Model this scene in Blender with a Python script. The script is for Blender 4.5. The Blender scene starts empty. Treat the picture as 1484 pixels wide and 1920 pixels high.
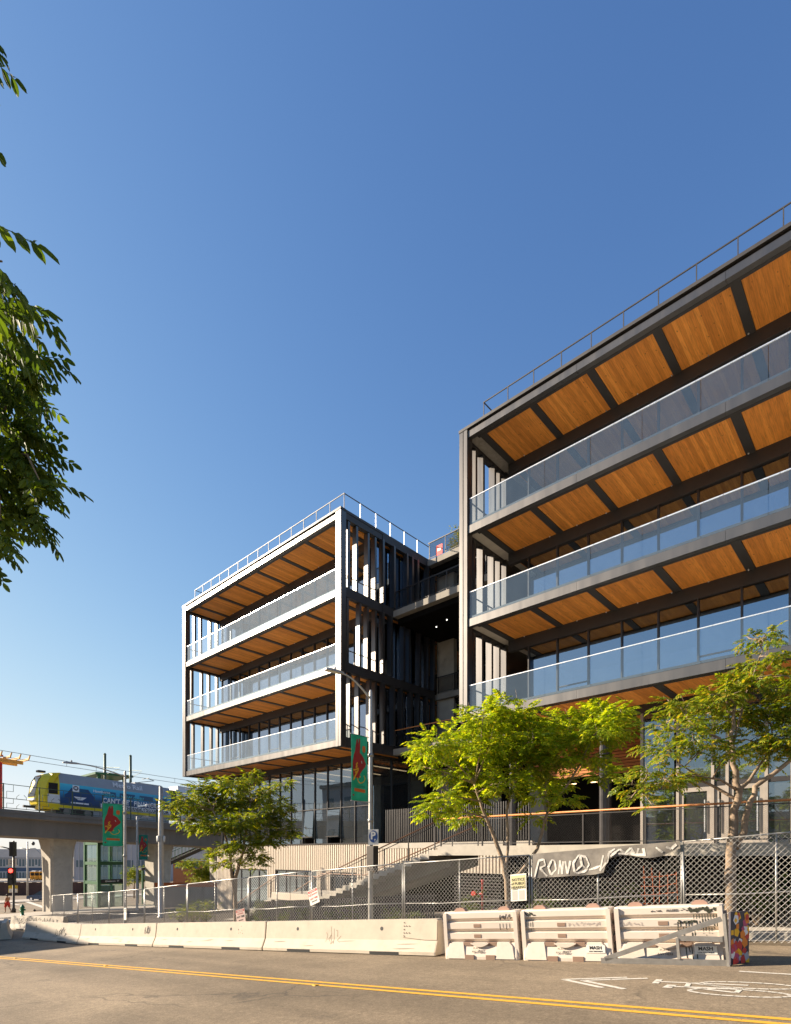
import bpy, bmesh, math, random
import numpy as np
from mathutils import Vector, Matrix, Quaternion

random.seed(7); rng = np.random.default_rng(11)
R = math.radians
scene = bpy.context.scene
COL = scene.collection

# ------------------------------------------------------------------ camera
CAMZ = 1.66                      # eye height above the road beside the tripod
YAW = R(42.73)                   # building front runs along X; camera looks obliquely at it
FPX, CX, HY = 1050.0, 742.0, 1602.0
cam_d = bpy.data.cameras.new('camera')
cam = bpy.data.objects.new('camera', cam_d); COL.objects.link(cam)
cam.location = (0, 0, CAMZ); cam.rotation_euler = (R(90), 0, YAW)
cam_d.sensor_fit = 'VERTICAL'; cam_d.sensor_height = 36.0; cam_d.sensor_width = 36.0
cam_d.lens = 36.0 * FPX / 1920.0
cam_d.shift_y = (HY - 960.0) / 1920.0          # rising front of a shift lens
cam_d.clip_start = 0.1; cam_d.clip_end = 5000
scene.camera = cam

# ------------------------------------------------------------------ sky + sun
SUN = Vector((-0.77, -0.475, 0.435)).normalized()
world = bpy.data.worlds.new('World'); scene.world = world; world.use_nodes = True
wn = world.node_tree; wn.nodes.clear()
sky = wn.nodes.new('ShaderNodeTexSky'); sky.sky_type = 'NISHITA'; sky.sun_disc = False
sky.sun_elevation = math.asin(SUN.z); sky.sun_rotation = math.atan2(SUN.x, SUN.y)
sky.altitude = 0; sky.air_density = 1.0; sky.dust_density = 0.3; sky.ozone_density = 4.0
bg = wn.nodes.new('ShaderNodeBackground'); bg.inputs['Strength'].default_value = 0.10
wo = wn.nodes.new('ShaderNodeOutputWorld')
sp = wn.nodes.new('ShaderNodeSeparateColor'); cbn = wn.nodes.new('ShaderNodeCombineColor'); wn.links.new(sky.outputs[0], sp.inputs[0])
for ch, (pw, kk) in enumerate(((1.4, 3.5), (1.3, 2.8), (1.2, 2.75))):            # one film-like tone curve per channel for the whole sky
    src_ = sp.outputs[ch]
    for op_, val in (('MULTIPLY', 0.1414), ('POWER', pw), ('MULTIPLY', -kk), ('EXPONENT', None), ('MULTIPLY', -3.536), ('ADD', 3.536)):
        mth = wn.nodes.new('ShaderNodeMath'); mth.operation = op_; wn.links.new(src_, mth.inputs[0])
        if val is not None: mth.inputs[1].default_value = val
        src_ = mth.outputs[0]
    wn.links.new(src_, cbn.inputs[ch])
wn.links.new(cbn.outputs[0], bg.inputs[0]); wn.links.new(bg.outputs[0], wo.inputs[0])
sl = bpy.data.lights.new('sun', 'SUN'); sl.energy = 4.6; sl.angle = R(0.53); sl.color = (1.0, 0.85, 0.66)
so = bpy.data.objects.new('sun', sl); COL.objects.link(so); so.location = (-40, -30, 40)
so.rotation_mode = 'QUATERNION'; so.rotation_quaternion = SUN.to_track_quat('Z', 'Y')

scene.view_settings.view_transform = 'Standard'; scene.view_settings.look = 'None'
scene.view_settings.exposure = 1.5; scene.view_settings.gamma = 1.0
scene.view_settings.use_curve_mapping = False
scene.render.engine = 'CYCLES'
scene.cycles.max_bounces = 8; scene.cycles.transparent_max_bounces = 24
scene.cycles.diffuse_bounces = 4; scene.cycles.glossy_bounces = 4; scene.cycles.caustics_reflective = False
scene.cycles.caustics_refractive = False; scene.cycles.sample_clamp_indirect = 8

# ------------------------------------------------------------------ geometry helpers
SY, CYW = math.sin(YAW), math.cos(YAW)
def ray(px, py):
    a = (px - CX) / FPX
    return Vector((a * CYW - SY, a * SY + CYW, (HY - py) / FPX))
EYE = Vector((0, 0, CAMZ))
def atY(px, py, Y):
    r = ray(px, py); return EYE + r * (Y / r.y)
def atX(px, py, X):
    r = ray(px, py); return EYE + r * (X / r.x)
def atD(px, py, d): return EYE + ray(px, py) * d
def lineX(px, c, m=0.09):        # where the column px meets the street line Y = c + m X
    r = ray(px, HY); d = c / (r.y - m * r.x); return r.x * d, r.y * d
_gx = [-2500, -215, -96, -70, -26, 0, 30, 60, 2500]
_gz = [-14.0, -6.94, -5.24, -4.41, -2.16, 0.0, 2.4, 3.0, 3.0]
def zg(x): return float(np.interp(x, _gx, _gz))
def atG(px, py, dz=0.0):
    r = ray(px, py); lo, hi = 0.5, 600.0
    for _ in range(60):
        mid = (lo + hi) / 2; p = EYE + r * mid
        if p.z > zg(p.x) + dz: lo = mid
        else: hi = mid
    p = EYE + r * hi; return Vector((p.x, p.y, zg(p.x) + dz))

class MB:
    def __init__(s, xf=None): s.v = []; s.f = []; s.xf = xf
    def add(s, vs, fs):
        o = len(s.v)
        if s.xf: vs = [s.xf(*v) for v in vs]
        s.v += [tuple(v) for v in vs]; s.f += [tuple(i + o for i in f) for f in fs]; return s
    def box(s, x0, x1, y0, y1, z0, z1):
        return s.add([(x0,y0,z0),(x1,y0,z0),(x1,y1,z0),(x0,y1,z0),(x0,y0,z1),(x1,y0,z1),(x1,y1,z1),(x0,y1,z1)],
            [(0,3,2,1),(4,5,6,7),(0,1,5,4),(1,2,6,5),(2,3,7,6),(3,0,4,7)])
    def cham(s, x0, x1, y0, y1, z0, z1, c=0.01):   # box with bevelled vertical + top edges
        b = []
        for z, k in ((z0, 0), (z1 - c, 0), (z1, c)):
            X0, X1, Y0, Y1 = x0 + k, x1 - k, y0 + k, y1 - k
            b += [(X0+c,Y0,z),(X1-c,Y0,z),(X1,Y0+c,z),(X1,Y1-c,z),(X1-c,Y1,z),(X0+c,Y1,z),(X0,Y1-c,z),(X0,Y0+c,z)]
        f = [tuple(range(7, -1, -1)), tuple(range(16, 24))]
        for r_ in (0, 8):
            for i in range(8):
                j = (i + 1) % 8; f.append((r_ + i, r_ + j, r_ + 8 + j, r_ + 8 + i))
        return s.add(b, f)
    def beam(s, a, b, w, h, up=(0, 0, 1)):         # square bar from a to b
        a, b = Vector(a), Vector(b); d = (b - a).normalized(); up = Vector(up)
        if abs(d.dot(up)) > 0.98: up = Vector((0, 1, 0))
        sd = d.cross(up).normalized() * (w / 2); u = sd.cross(d).normalized() * (h / 2)
        vs = [a - sd - u, a + sd - u, a + sd + u, a - sd + u, b - sd - u, b + sd - u, b + sd + u, b - sd + u]
        return s.add(vs, [(0,3,2,1),(4,5,6,7),(0,1,5,4),(1,2,6,5),(2,3,7,6),(3,0,4,7)][::1])
    def tube(s, pts, r, n=8, cap=True):
        pts = [Vector(p) for p in pts]; m = len(pts)
        rs = r if isinstance(r, (list, tuple)) else [r] * m
        vs = []; fs = []; ref = None
        for i, p in enumerate(pts):
            d = (pts[min(i+1, m-1)] - pts[max(i-1, 0)]).normalized()
            if ref is None: ref = Vector((0,0,1)) if abs(d.z) < 0.9 else Vector((0,1,0))
            u = d.cross(ref).normalized(); w = u.cross(d).normalized(); ref = w
            for k in range(n):
                a = 2 * math.pi * k / n; vs.append(p + (u * math.cos(a) + w * math.sin(a)) * rs[i])
        for i in range(m - 1):
            for k in range(n):
                l = (k + 1) % n; fs.append((i*n+k, i*n+l, (i+1)*n+l, (i+1)*n+k))
        if cap: fs += [tuple(range(n-1, -1, -1)), tuple((m-1)*n + k for k in range(n))]
        return s.add(vs, fs)
    def lathe(s, prof, n=16, c=(0, 0, 0)):
        vs = []; fs = []
        for r_, z in prof:
            for k in range(n):
                a = 2*math.pi*k/n; vs.append((c[0]+r_*math.cos(a), c[1]+r_*math.sin(a), c[2]+z))
        for i in range(len(prof)-1):
            for k in range(n):
                l = (k+1) % n; fs.append((i*n+k, i*n+l, (i+1)*n+l, (i+1)*n+k))
        fs += [tuple(range(n-1,-1,-1)), tuple((len(prof)-1)*n+k for k in range(n))]
        return s.add(vs, fs)
    def prism(s, poly, a, b, ax='y'):              # polygon (u,v) extruded from a to b along an axis
        n = len(poly)
        def P(u, v, t): return {'y': (u, t, v), 'x': (t, u, v), 'z': (u, v, t)}[ax]
        vs = [P(u, v, a) for u, v in poly] + [P(u, v, b) for u, v in poly]
        fs = [tuple(range(n)), tuple(range(2*n-1, n-1, -1))]
        fs += [(i, n+i, n+(i+1) % n, (i+1) % n) for i in range(n)]
        return s.add(vs, fs)
    def quad(s, a, b, c, d): return s.add([a, b, c, d], [(0, 1, 2, 3)])
    def poly(s, pts): return s.add(pts, [tuple(range(len(pts)))])
    def build(s, name, mat, parent=None, smooth=False, kind=None, label=None, fix=True):
        me = bpy.data.meshes.new(name)
        v = np.array(s.v, dtype=np.float64).reshape(-1, 3)
        if parent is not None: v = v - np.array(ORG.get(parent.name, (0, 0, 0)))
        me.from_pydata(v.tolist(), [], s.f)
        if fix and len(s.f) < 6000:
            bm = bmesh.new(); bm.from_mesh(me); bmesh.ops.recalc_face_normals(bm, faces=bm.faces); bm.to_mesh(me); bm.free()
        return link(name, me, mat, parent, smooth, kind, label)
ORG = {}                                           # world origin that each parent's mesh coordinates refer to
def link(name, me, mat, parent=None, smooth=False, kind=None, label=None):
    o = bpy.data.objects.new(name, me); COL.objects.link(o)
    if mat is not None and not me.materials: me.materials.append(M[mat] if isinstance(mat, str) else mat)
    if smooth: me.polygons.foreach_set('use_smooth', [True] * len(me.polygons))
    if parent is not None:
        o.parent = parent; ORG[o.name] = ORG.get(parent.name, (0, 0, 0))
    if kind: o['kind'] = kind
    if label: o['label'] = label
    return o
def tag(o, label, cat, group=None):
    o['label'] = label; o['category'] = cat
    if group: o['group'] = group
    return o
def thing(name, label, cat, loc=(0, 0, 0), group=None, rz=0.0, local=False):
    o = bpy.data.objects.new(name, None); COL.objects.link(o); o.location = loc; o.rotation_euler = (0, 0, rz)
    o.empty_display_size = 0.2
    ORG[o.name] = (0, 0, 0) if local else tuple(loc)  # local: children are given in the thing's own frame
    return tag(o, label, cat, group)
def copy_tree(o, parent=None):
    c = o.copy(); COL.objects.link(c); c.parent = parent
    for ch in list(o.children): copy_tree(ch, c)
    return c
def text(name, s, size, origin, u, v, mat, parent, align='CENTER', depth=0.002, bold=0.0, xs=1.0):
    """flat lettering: u = reading direction, v = up, origin = anchor (world)"""
    c = bpy.data.curves.new(name, 'FONT'); c.body = s; c.size = size; c.align_x = align; c.align_y = 'CENTER'
    c.extrude = depth; c.offset = bold; c.resolution_u = 2
    t = bpy.data.objects.new(name + '_src', c)
    me = bpy.data.meshes.new_from_object(t); bpy.data.objects.remove(t); bpy.data.curves.remove(c)
    u = Vector(u).normalized(); v = Vector(v).normalized(); w = u.cross(v)
    n = len(me.vertices); co = np.zeros(n * 3); me.vertices.foreach_get('co', co); co = co.reshape(-1, 3)
    B = np.array([u * xs, v, w]); co = co @ B + np.array(origin) - np.array(ORG.get(parent.name, (0, 0, 0)) if parent else (0, 0, 0))
    me.vertices.foreach_set('co', co.ravel()); me.update(); me.materials.clear()
    return link(name, me, mat, parent)
def ribbon(mb, pts, w, O, u, v):                   # painted stroke with a brush width, in the plane O + a u + b v
    O, u, v = Vector(O), Vector(u), Vector(v); P = [Vector((a, b)) for a, b in pts]
    L = []; Rr = []
    for i, p in enumerate(P):
        d = P[min(i+1, len(P)-1)] - P[max(i-1, 0)]
        d = d.normalized() if d.length > 1e-6 else Vector((1, 0)); n = Vector((-d.y, d.x)) * (w / 2)
        L.append(p + n); Rr.append(p - n)
    for i in range(len(P) - 1):
        mb.quad(*[O + u * q.x + v * q.y for q in (L[i], Rr[i], Rr[i+1], L[i+1])])

# ------------------------------------------------------------------ materials
M = {}
def nt(name):
    m = bpy.data.materials.new(name); m.use_nodes = True; t = m.node_tree; t.nodes.clear(); M[name] = m
    o = t.nodes.new('ShaderNodeOutputMaterial'); return m, t, o
def N(t, ty, **kw):
    n = t.nodes.new(ty)
    for k, v in kw.items():
        if k in n.inputs: n.inputs[k].default_value = v
        else: setattr(n, k, v)
    return n
def ramp(t, src, stops):
    r = t.nodes.new('ShaderNodeValToRGB'); t.links.new(src, r.inputs[0])
    e = r.color_ramp.elements
    while len(e) < len(stops): e.new(0.5)
    for i, (p, c) in enumerate(stops):
        e[i].position = p; e[i].color = (*c, 1) if len(c) == 3 else c
    return r
def mixc(t, fac, a, b, bt='MIX'):
    m = t.nodes.new('ShaderNodeMix'); m.data_type = 'RGBA'; m.blend_type = bt
    for sock, val in ((m.inputs[0], fac), (m.inputs[6], a), (m.inputs[7], b)):
        if hasattr(val, 'links') or hasattr(val, 'is_linked'): t.links.new(val, sock)
        elif isinstance(val, (int, float)): sock.default_value = val
        else: sock.default_value = (*val, 1)
    return m.outputs[2]
def surf(name, col, rough=0.6, metal=0.0, var=0.15, scale=3.0, bump=0.0, bscale=40.0, spec=0.5, stain=0.0, stain_col=(0.05, 0.045, 0.04), grime=0.0, streak=False):
    """general painted / cast surface: base colour, broad mottling, fine grain, optional stains"""
    m, t, o = nt(name); b = N(t, 'ShaderNodeBsdfPrincipled'); t.links.new(b.outputs[0], o.inputs[0])
    tc = N(t, 'ShaderNodeTexCoord'); mp = N(t, 'ShaderNodeMapping'); t.links.new(tc.outputs['Object'], mp.inputs[0])
    if streak: mp.inputs['Scale'].default_value = (1, 1, 0.12)
    n1 = N(t, 'ShaderNodeTexNoise', Scale=scale, Detail=6.0, Roughness=0.6); t.links.new(mp.outputs[0], n1.inputs['Vector'])
    lo = tuple(max(0, c * (1 - var)) for c in col); hi = tuple(min(1, c * (1 + var)) for c in col)
    r = ramp(t, n1.outputs[0], [(0.3, lo), (0.7, hi)]); out = r.outputs[0]
    if stain > 0:
        n2 = N(t, 'ShaderNodeTexNoise', Scale=scale * 0.7 + 0.4, Detail=9.0, Roughness=0.72); t.links.new(mp.outputs[0], n2.inputs['Vector'])
        r2 = ramp(t, n2.outputs[0], [(0.54, (0, 0, 0)), (0.72, (stain,) * 3)])
        out = mixc(t, r2.outputs[0], out, stain_col)
    t.links.new(out, b.inputs['Base Color'])
    b.inputs['Metallic'].default_value = metal; b.inputs['Specular IOR Level'].default_value = spec
    rr = N(t, 'ShaderNodeMapRange'); rr.inputs['To Min'].default_value = max(0.02, rough - 0.1); rr.inputs['To Max'].default_value = min(1, rough + 0.1)
    t.links.new(n1.outputs[0], rr.inputs[0]); t.links.new(rr.outputs[0], b.inputs['Roughness'])
    if bump:
        n3 = N(t, 'ShaderNodeTexNoise', Scale=bscale, Detail=4.0); t.links.new(tc.outputs['Object'], n3.inputs['Vector'])
        bp = N(t, 'ShaderNodeBump', Strength=bump, Distance=0.01); t.links.new(n3.outputs[0], bp.inputs['Height']); t.links.new(bp.outputs[0], b.inputs['Normal'])
    return m
def plain(name, col, rough=0.5, metal=0.0, emit=0.0):
    m, t, o = nt(name); b = N(t, 'ShaderNodeBsdfPrincipled'); t.links.new(b.outputs[0], o.inputs[0])
    b.inputs['Base Color'].default_value = (*col, 1); b.inputs['Roughness'].default_value = rough; b.inputs['Metallic'].default_value = metal
    if emit: b.inputs['Emission Color'].default_value = (*col, 1); b.inputs['Emission Strength'].default_value = emit
    return m
def glass(name, tint=(0.75, 0.85, 0.9), refl=(0.85, 0.9, 1.0), ior=1.5, haze=0.0, haze_col=(0.75, 0.8, 0.85), add=0.0, wav=0.0, hz_scale=1.3):
    """thin architectural glass: tinted transmission, mirror reflection by Fresnel (+coating), dust film"""
    m, t, o = nt(name)
    tr = N(t, 'ShaderNodeBsdfTransparent', Color=(*tint, 1)); gl = N(t, 'ShaderNodeBsdfGlossy', Color=(*refl, 1), Roughness=0.015)
    g = N(t, 'ShaderNodeNewGeometry'); dt = N(t, 'ShaderNodeVectorMath', operation='DOT_PRODUCT'); t.links.new(g.outputs['Incoming'], dt.inputs[0]); t.links.new(g.outputs['Normal'], dt.inputs[1])
    f0 = ((ior - 1) / (ior + 1)) ** 2 + add; src = dt.outputs['Value']
    for op_, val, rev in (('ABSOLUTE', None, 0), ('SUBTRACT', 1.0, 1), ('POWER', 5.0, 0), ('MULTIPLY', 1 - f0, 0), ('ADD', f0, 0)):      # Schlick, on the entry face only
        mt = N(t, 'ShaderNodeMath', operation=op_, use_clamp=True); t.links.new(src, mt.inputs[1 if rev else 0])
        if val is not None: mt.inputs[0 if rev else 1].default_value = val
        src = mt.outputs[0]
    bf = N(t, 'ShaderNodeMath', operation='SUBTRACT'); bf.inputs[0].default_value = 1.0; t.links.new(g.outputs['Backfacing'], bf.inputs[1])
    mu = N(t, 'ShaderNodeMath', operation='MULTIPLY'); t.links.new(src, mu.inputs[0]); t.links.new(bf.outputs[0], mu.inputs[1]); src = mu.outputs[0]
    if wav:
        tc = N(t, 'ShaderNodeTexCoord'); nz = N(t, 'ShaderNodeTexNoise', Scale=0.9, Detail=1.0); t.links.new(tc.outputs['Object'], nz.inputs['Vector'])
        bp = N(t, 'ShaderNodeBump', Strength=wav, Distance=0.02); t.links.new(nz.outputs[0], bp.inputs['Height']); t.links.new(bp.outputs[0], gl.inputs['Normal'])
    mx = N(t, 'ShaderNodeMixShader'); t.links.new(src, mx.inputs[0]); t.links.new(tr.outputs[0], mx.inputs[1]); t.links.new(gl.outputs[0], mx.inputs[2])
    out = mx.outputs[0]
    if haze:
        tc2 = N(t, 'ShaderNodeTexCoord'); n2 = N(t, 'ShaderNodeTexNoise', Scale=hz_scale, Detail=5.0, Roughness=0.7); t.links.new(tc2.outputs['Object'], n2.inputs['Vector'])
        rr = ramp(t, n2.outputs[0], [(0.3, (haze * 0.8,) * 3), (0.75, (min(1, haze * 1.25),) * 3)])
        df = N(t, 'ShaderNodeBsdfDiffuse', Color=(*haze_col, 1)); m2 = N(t, 'ShaderNodeMixShader')
        t.links.new(rr.outputs[0], m2.inputs[0]); t.links.new(out, m2.inputs[1]); t.links.new(df.outputs[0], m2.inputs[2]); out = m2.outputs[0]
    t.links.new(out, o.inputs[0]); return m

def asphalt(name, base=(0.115, 0.10, 0.086)):
    m, t, o = nt(name); b = N(t, 'ShaderNodeBsdfPrincipled'); t.links.new(b.outputs[0], o.inputs[0])
    tc = N(t, 'ShaderNodeTexCoord'); P = tc.outputs['Object']
    mp = N(t, 'ShaderNodeMapping'); mp.inputs['Rotation'].default_value = (0, 0, R(-5.1)); mp.inputs['Scale'].default_value = (0.10, 1.0, 1); t.links.new(P, mp.inputs[0])
    wear = N(t, 'ShaderNodeTexNoise', Scale=0.9, Detail=4.0); t.links.new(mp.outputs[0], wear.inputs['Vector'])
    big = N(t, 'ShaderNodeTexNoise', Scale=0.5, Detail=7.0, Roughness=0.65); t.links.new(P, big.inputs['Vector'])
    fine = N(t, 'ShaderNodeTexNoise', Scale=42.0, Detail=5.0, Roughness=0.85); t.links.new(P, fine.inputs['Vector'])
    spk = N(t, 'ShaderNodeTexVoronoi', Scale=38.0); t.links.new(P, spk.inputs['Vector'])
    c0 = ramp(t, big.outputs[0], [(0.3, tuple(c * 0.78 for c in base)), (0.7, tuple(c * 1.2 for c in base))]).outputs[0]
    c1 = mixc(t, 0.55, c0, ramp(t, wear.outputs[0], [(0.34, (0.62, 0.62, 0.62)), (0.66, (1.3, 1.3, 1.3))]).outputs[0], 'MULTIPLY')
    c2 = mixc(t, 0.6, c1, ramp(t, fine.outputs[0], [(0.36, (0.35, 0.35, 0.35)), (0.64, (1.65, 1.65, 1.65))]).outputs[0], 'MULTIPLY')
    mid = N(t, 'ShaderNodeTexNoise', Scale=11.0, Detail=6.0, Roughness=0.8); t.links.new(P, mid.inputs['Vector'])
    c2 = mixc(t, 0.7, c2, ramp(t, mid.outputs[0], [(0.34, (0.66, 0.66, 0.66)), (0.52, (1.0, 1.0, 1.0)), (0.66, (1.4, 1.4, 1.4))]).outputs[0], 'MULTIPLY')
    c3 = mixc(t, ramp(t, spk.outputs['Distance'], [(0.0, (0.35,) * 3), (0.22, (0.0,) * 3)]).outputs[0], c2, (0.30, 0.27, 0.23))
    # oil drips and tar patches
    oil = N(t, 'ShaderNodeTexNoise', Scale=1.1, Detail=8.0, Roughness=0.75); mp2 = N(t, 'ShaderNodeMapping'); mp2.inputs['Scale'].default_value = (0.5, 1, 1); t.links.new(P, mp2.inputs[0]); t.links.new(mp2.outputs[0], oil.inputs['Vector'])
    c4 = mixc(t, ramp(t, oil.outputs[0], [(0.60, (0, 0, 0)), (0.74, (0.6,) * 3)]).outputs[0], c3, (0.045, 0.04, 0.037))
    # cracks
    dn = N(t, 'ShaderNodeTexNoise', Scale=1.7, Detail=5.0); t.links.new(P, dn.inputs['Vector'])
    dv = mixc(t, 0.35, P, dn.outputs['Color'])
    cr = N(t, 'ShaderNodeTexVoronoi', feature='DISTANCE_TO_EDGE', Scale=0.42); t.links.new(dv, cr.inputs['Vector'])
    msk = N(t, 'ShaderNodeTexNoise', Scale=0.33, Detail=2.0); t.links.new(P, msk.inputs['Vector'])
    cm = N(t, 'ShaderNodeMath', operation='MULTIPLY'); t.links.new(ramp(t, cr.outputs['Distance'], [(0.0, (0.55,) * 3), (0.009, (0,) * 3)]).outputs[0], cm.inputs[0])
    t.links.new(ramp(t, msk.outputs[0], [(0.5, (0,) * 3), (0.6, (1,) * 3)]).outputs[0], cm.inputs[1])
    c5 = mixc(t, cm.outputs[0], c4, (0.03, 0.027, 0.025))
    t.links.new(c5, b.inputs['Base Color']); b.inputs['Roughness'].default_value = 0.82; b.inputs['Specular IOR Level'].default_value = 0.35
    bp = N(t, 'ShaderNodeBump', Strength=0.55, Distance=0.012); t.links.new(fine.outputs[0], bp.inputs['Height']); t.links.new(bp.outputs[0], b.inputs['Normal'])
    return m
def timber(name, base=(0.74, 0.285, 0.05), plank=0.14, axis='Y'):
    """laminated softwood panel: boards along one axis, each its own tone, grain lines and knots"""
    m, t, o = nt(name); b = N(t, 'ShaderNodeBsdfPrincipled'); t.links.new(b.outputs[0], o.inputs[0])
    g = N(t, 'ShaderNodeNewGeometry'); sx = N(t, 'ShaderNodeSeparateXYZ'); t.links.new(g.outputs['Position'], sx.inputs[0])
    ac, al = (0, 1) if axis == 'Y' else (2, 0)
    q = N(t, 'ShaderNodeMath', operation='MULTIPLY'); t.links.new(sx.outputs[ac], q.inputs[0]); q.inputs[1].default_value = 1 / plank
    fl = N(t, 'ShaderNodeMath', operation='FLOOR'); t.links.new(q.outputs[0], fl.inputs[0])
    wn_ = N(t, 'ShaderNodeTexWhiteNoise', noise_dimensions='2D')
    cb = N(t, 'ShaderNodeCombineXYZ'); t.links.new(fl.outputs[0], cb.inputs[0])
    zz = N(t, 'ShaderNodeMath', operation='FLOOR'); t.links.new(sx.outputs[2 if axis == 'Y' else 1], zz.inputs[0]); t.links.new(zz.outputs[0], cb.inputs[1]); t.links.new(cb.outputs[0], wn_.inputs[0])
    fr = N(t, 'ShaderNodeMath', operation='FRACT'); t.links.new(q.outputs[0], fr.inputs[0])
    mp = N(t, 'ShaderNodeMapping'); t.links.new(g.outputs['Position'], mp.inputs[0]); mp.inputs['Scale'].default_value = (38, 2.2, 6) if axis == 'Y' else (2.2, 6, 38)
    ad = N(t, 'ShaderNodeVectorMath', operation='ADD'); t.links.new(mp.outputs[0], ad.inputs[0])
    sc = N(t, 'ShaderNodeVectorMath', operation='SCALE'); t.links.new(wn_.outputs['Color'], sc.inputs[0]); sc.inputs['Scale'].default_value = 50; t.links.new(sc.outputs[0], ad.inputs[1])
    gr = N(t, 'ShaderNodeTexNoise', Scale=0.7, Detail=7.0, Roughness=0.65, Distortion=0.6); t.links.new(ad.outputs[0], gr.inputs['Vector'])
    c0 = ramp(t, gr.outputs[0], [(0.28, tuple(c * 0.62 for c in base)), (0.5, base), (0.75, tuple(min(1, c * 1.25) for c in base))]).outputs[0]
    c1 = mixc(t, 0.85, c0, ramp(t, wn_.outputs['Value'], [(0.0, (0.80, 0.77, 0.74)), (0.5, (1, 1, 1)), (0.9, (1.12, 1.16, 1.2)), (1.0, (1.3, 1.42, 1.6))]).outputs[0], 'MULTIPLY')
    kn = N(t, 'ShaderNodeTexVoronoi', Scale=1.0, Randomness=1.0); mk = N(t, 'ShaderNodeMapping'); mk.inputs['Scale'].default_value = (5, 2.6, 2) if axis == 'Y' else (2.6, 2, 5); t.links.new(g.outputs['Position'], mk.inputs[0]); t.links.new(mk.outputs[0], kn.inputs['Vector'])
    c2 = mixc(t, ramp(t, kn.outputs['Distance'], [(0.05, (0.75,) * 3), (0.13, (0,) * 3)]).outputs[0], c1, (0.13, 0.05, 0.017))
    c3 = mixc(t, ramp(t, fr.outputs[0], [(0.0, (0.55,) * 3), (0.05, (0,) * 3)]).outputs[0], c2, (0.12, 0.05, 0.02))
    t.links.new(c3, b.inputs['Base Color']); b.inputs['Roughness'].default_value = 0.55
    return m
def leafmat(name, cols, trans=0.45, rough=0.42):
    m, t, o = nt(name); g = N(t, 'ShaderNodeNewGeometry')
    stops = [(i / max(1, len(cols) - 1), c) for i, c in enumerate(cols)]
    r = ramp(t, g.outputs['Random Per Island'], stops)
    b = N(t, 'ShaderNodeBsdfPrincipled'); t.links.new(r.outputs[0], b.inputs['Base Color']); b.inputs['Roughness'].default_value = rough
    b.inputs['Specular IOR Level'].default_value = 0.35
    tl = N(t, 'ShaderNodeBsdfTranslucent'); t.links.new(mixc(t, 1.0, r.outputs[0], (1.9, 1.75, 0.5), 'MULTIPLY'), tl.inputs[0])
    mx = N(t, 'ShaderNodeMixShader'); mx.inputs[0].default_value = trans; t.links.new(b.outputs[0], mx.inputs[1]); t.links.new(tl.outputs[0], mx.inputs[2])
    t.links.new(mx.outputs[0], o.inputs[0]); return m
def brickprint(name, a, b_, w, h):
    m, t, o = nt(name); b = N(t, 'ShaderNodeBsdfPrincipled'); t.links.new(b.outputs[0], o.inputs[0])
    return m

asphalt('asphalt', (0.205, 0.158, 0.105))
surf('concrete', (0.40, 0.365, 0.31), 0.85, var=0.16, scale=1.2, bump=0.25, bscale=60, stain=0.35)
surf('concrete_dark', (0.27, 0.245, 0.21), 0.88, var=0.2, scale=0.8, bump=0.25, bscale=40, stain=0.5, streak=True)
surf('pavement', (0.38, 0.34, 0.285), 0.88, var=0.14, scale=1.4, bump=0.25, bscale=70, stain=0.3)
surf('earth', (0.16, 0.12, 0.08), 0.95, var=0.3, scale=2.0, bump=0.6, bscale=25)
surf('barrier_concrete', (0.46, 0.40, 0.315), 0.8, var=0.10, scale=2.2, bump=0.3, bscale=60, stain=0.32, stain_col=(0.24, 0.2, 0.15))
surf('barrier_plastic', (0.62, 0.54, 0.455), 0.5, var=0.06, scale=1.8, stain=0.28, stain_col=(0.30, 0.22, 0.17))
surf('plastic_lug', (0.40, 0.25, 0.19), 0.5, var=0.1, scale=3)
surf('steel_panel', (0.135, 0.128, 0.124), 0.36, metal=0.85, var=0.05, scale=2.5, streak=True)
surf('dark_steel', (0.045, 0.042, 0.042), 0.5, metal=0.2, var=0.12, scale=2)
surf('mullion', (0.05, 0.046, 0.046), 0.38, metal=0.4, var=0.1, scale=2)
surf('galvanised', (0.34, 0.33, 0.31), 0.42, metal=0.65, var=0.12, scale=7)
surf('galvanised_wire', (0.40, 0.38, 0.35), 0.55, metal=0.2, var=0.05, scale=5)
surf('aluminium', (0.82, 0.82, 0.83), 0.28, metal=0.7, var=0.04, scale=3)
surf('door_frame', (0.34, 0.30, 0.26), 0.45, metal=0.3, var=0.06, scale=3)
surf('cladding', (0.52, 0.45, 0.365), 0.6, var=0.06, scale=1.6, streak=True)
surf('balcony_paving', (0.60, 0.55, 0.48), 0.8, var=0.08, scale=2.0)
surf('roof_gravel', (0.3, 0.28, 0.25), 0.95, var=0.2, scale=5)
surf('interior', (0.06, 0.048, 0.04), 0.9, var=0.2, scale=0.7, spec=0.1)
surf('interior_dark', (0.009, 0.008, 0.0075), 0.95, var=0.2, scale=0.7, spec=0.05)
surf('carpet', (0.10, 0.095, 0.09), 0.95, var=0.15, scale=2)
surf('rail_brown', (0.20, 0.095, 0.045), 0.5, var=0.2, scale=9)
surf('rail_timber', (0.50, 0.19, 0.055), 0.5, var=0.2, scale=9)
timber('clt'); timber('slat_timber', (0.46, 0.16, 0.032), 0.16, 'X')
glass('guard_glass', (0.86, 0.92, 0.95), (0.9, 0.95, 1.0), 1.5, haze=0.075, haze_col=(0.7, 0.82, 0.95), add=0.05)  # dust film tinted with the blue of reflected sky
glass('guard_glass_clear', (0.88, 0.93, 0.96), (0.85, 0.93, 1.0), 1.5, haze=0.022, haze_col=(0.6, 0.78, 1.0), add=0.06)  # thinner film, its bluish colour standing in for sky reflection
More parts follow.
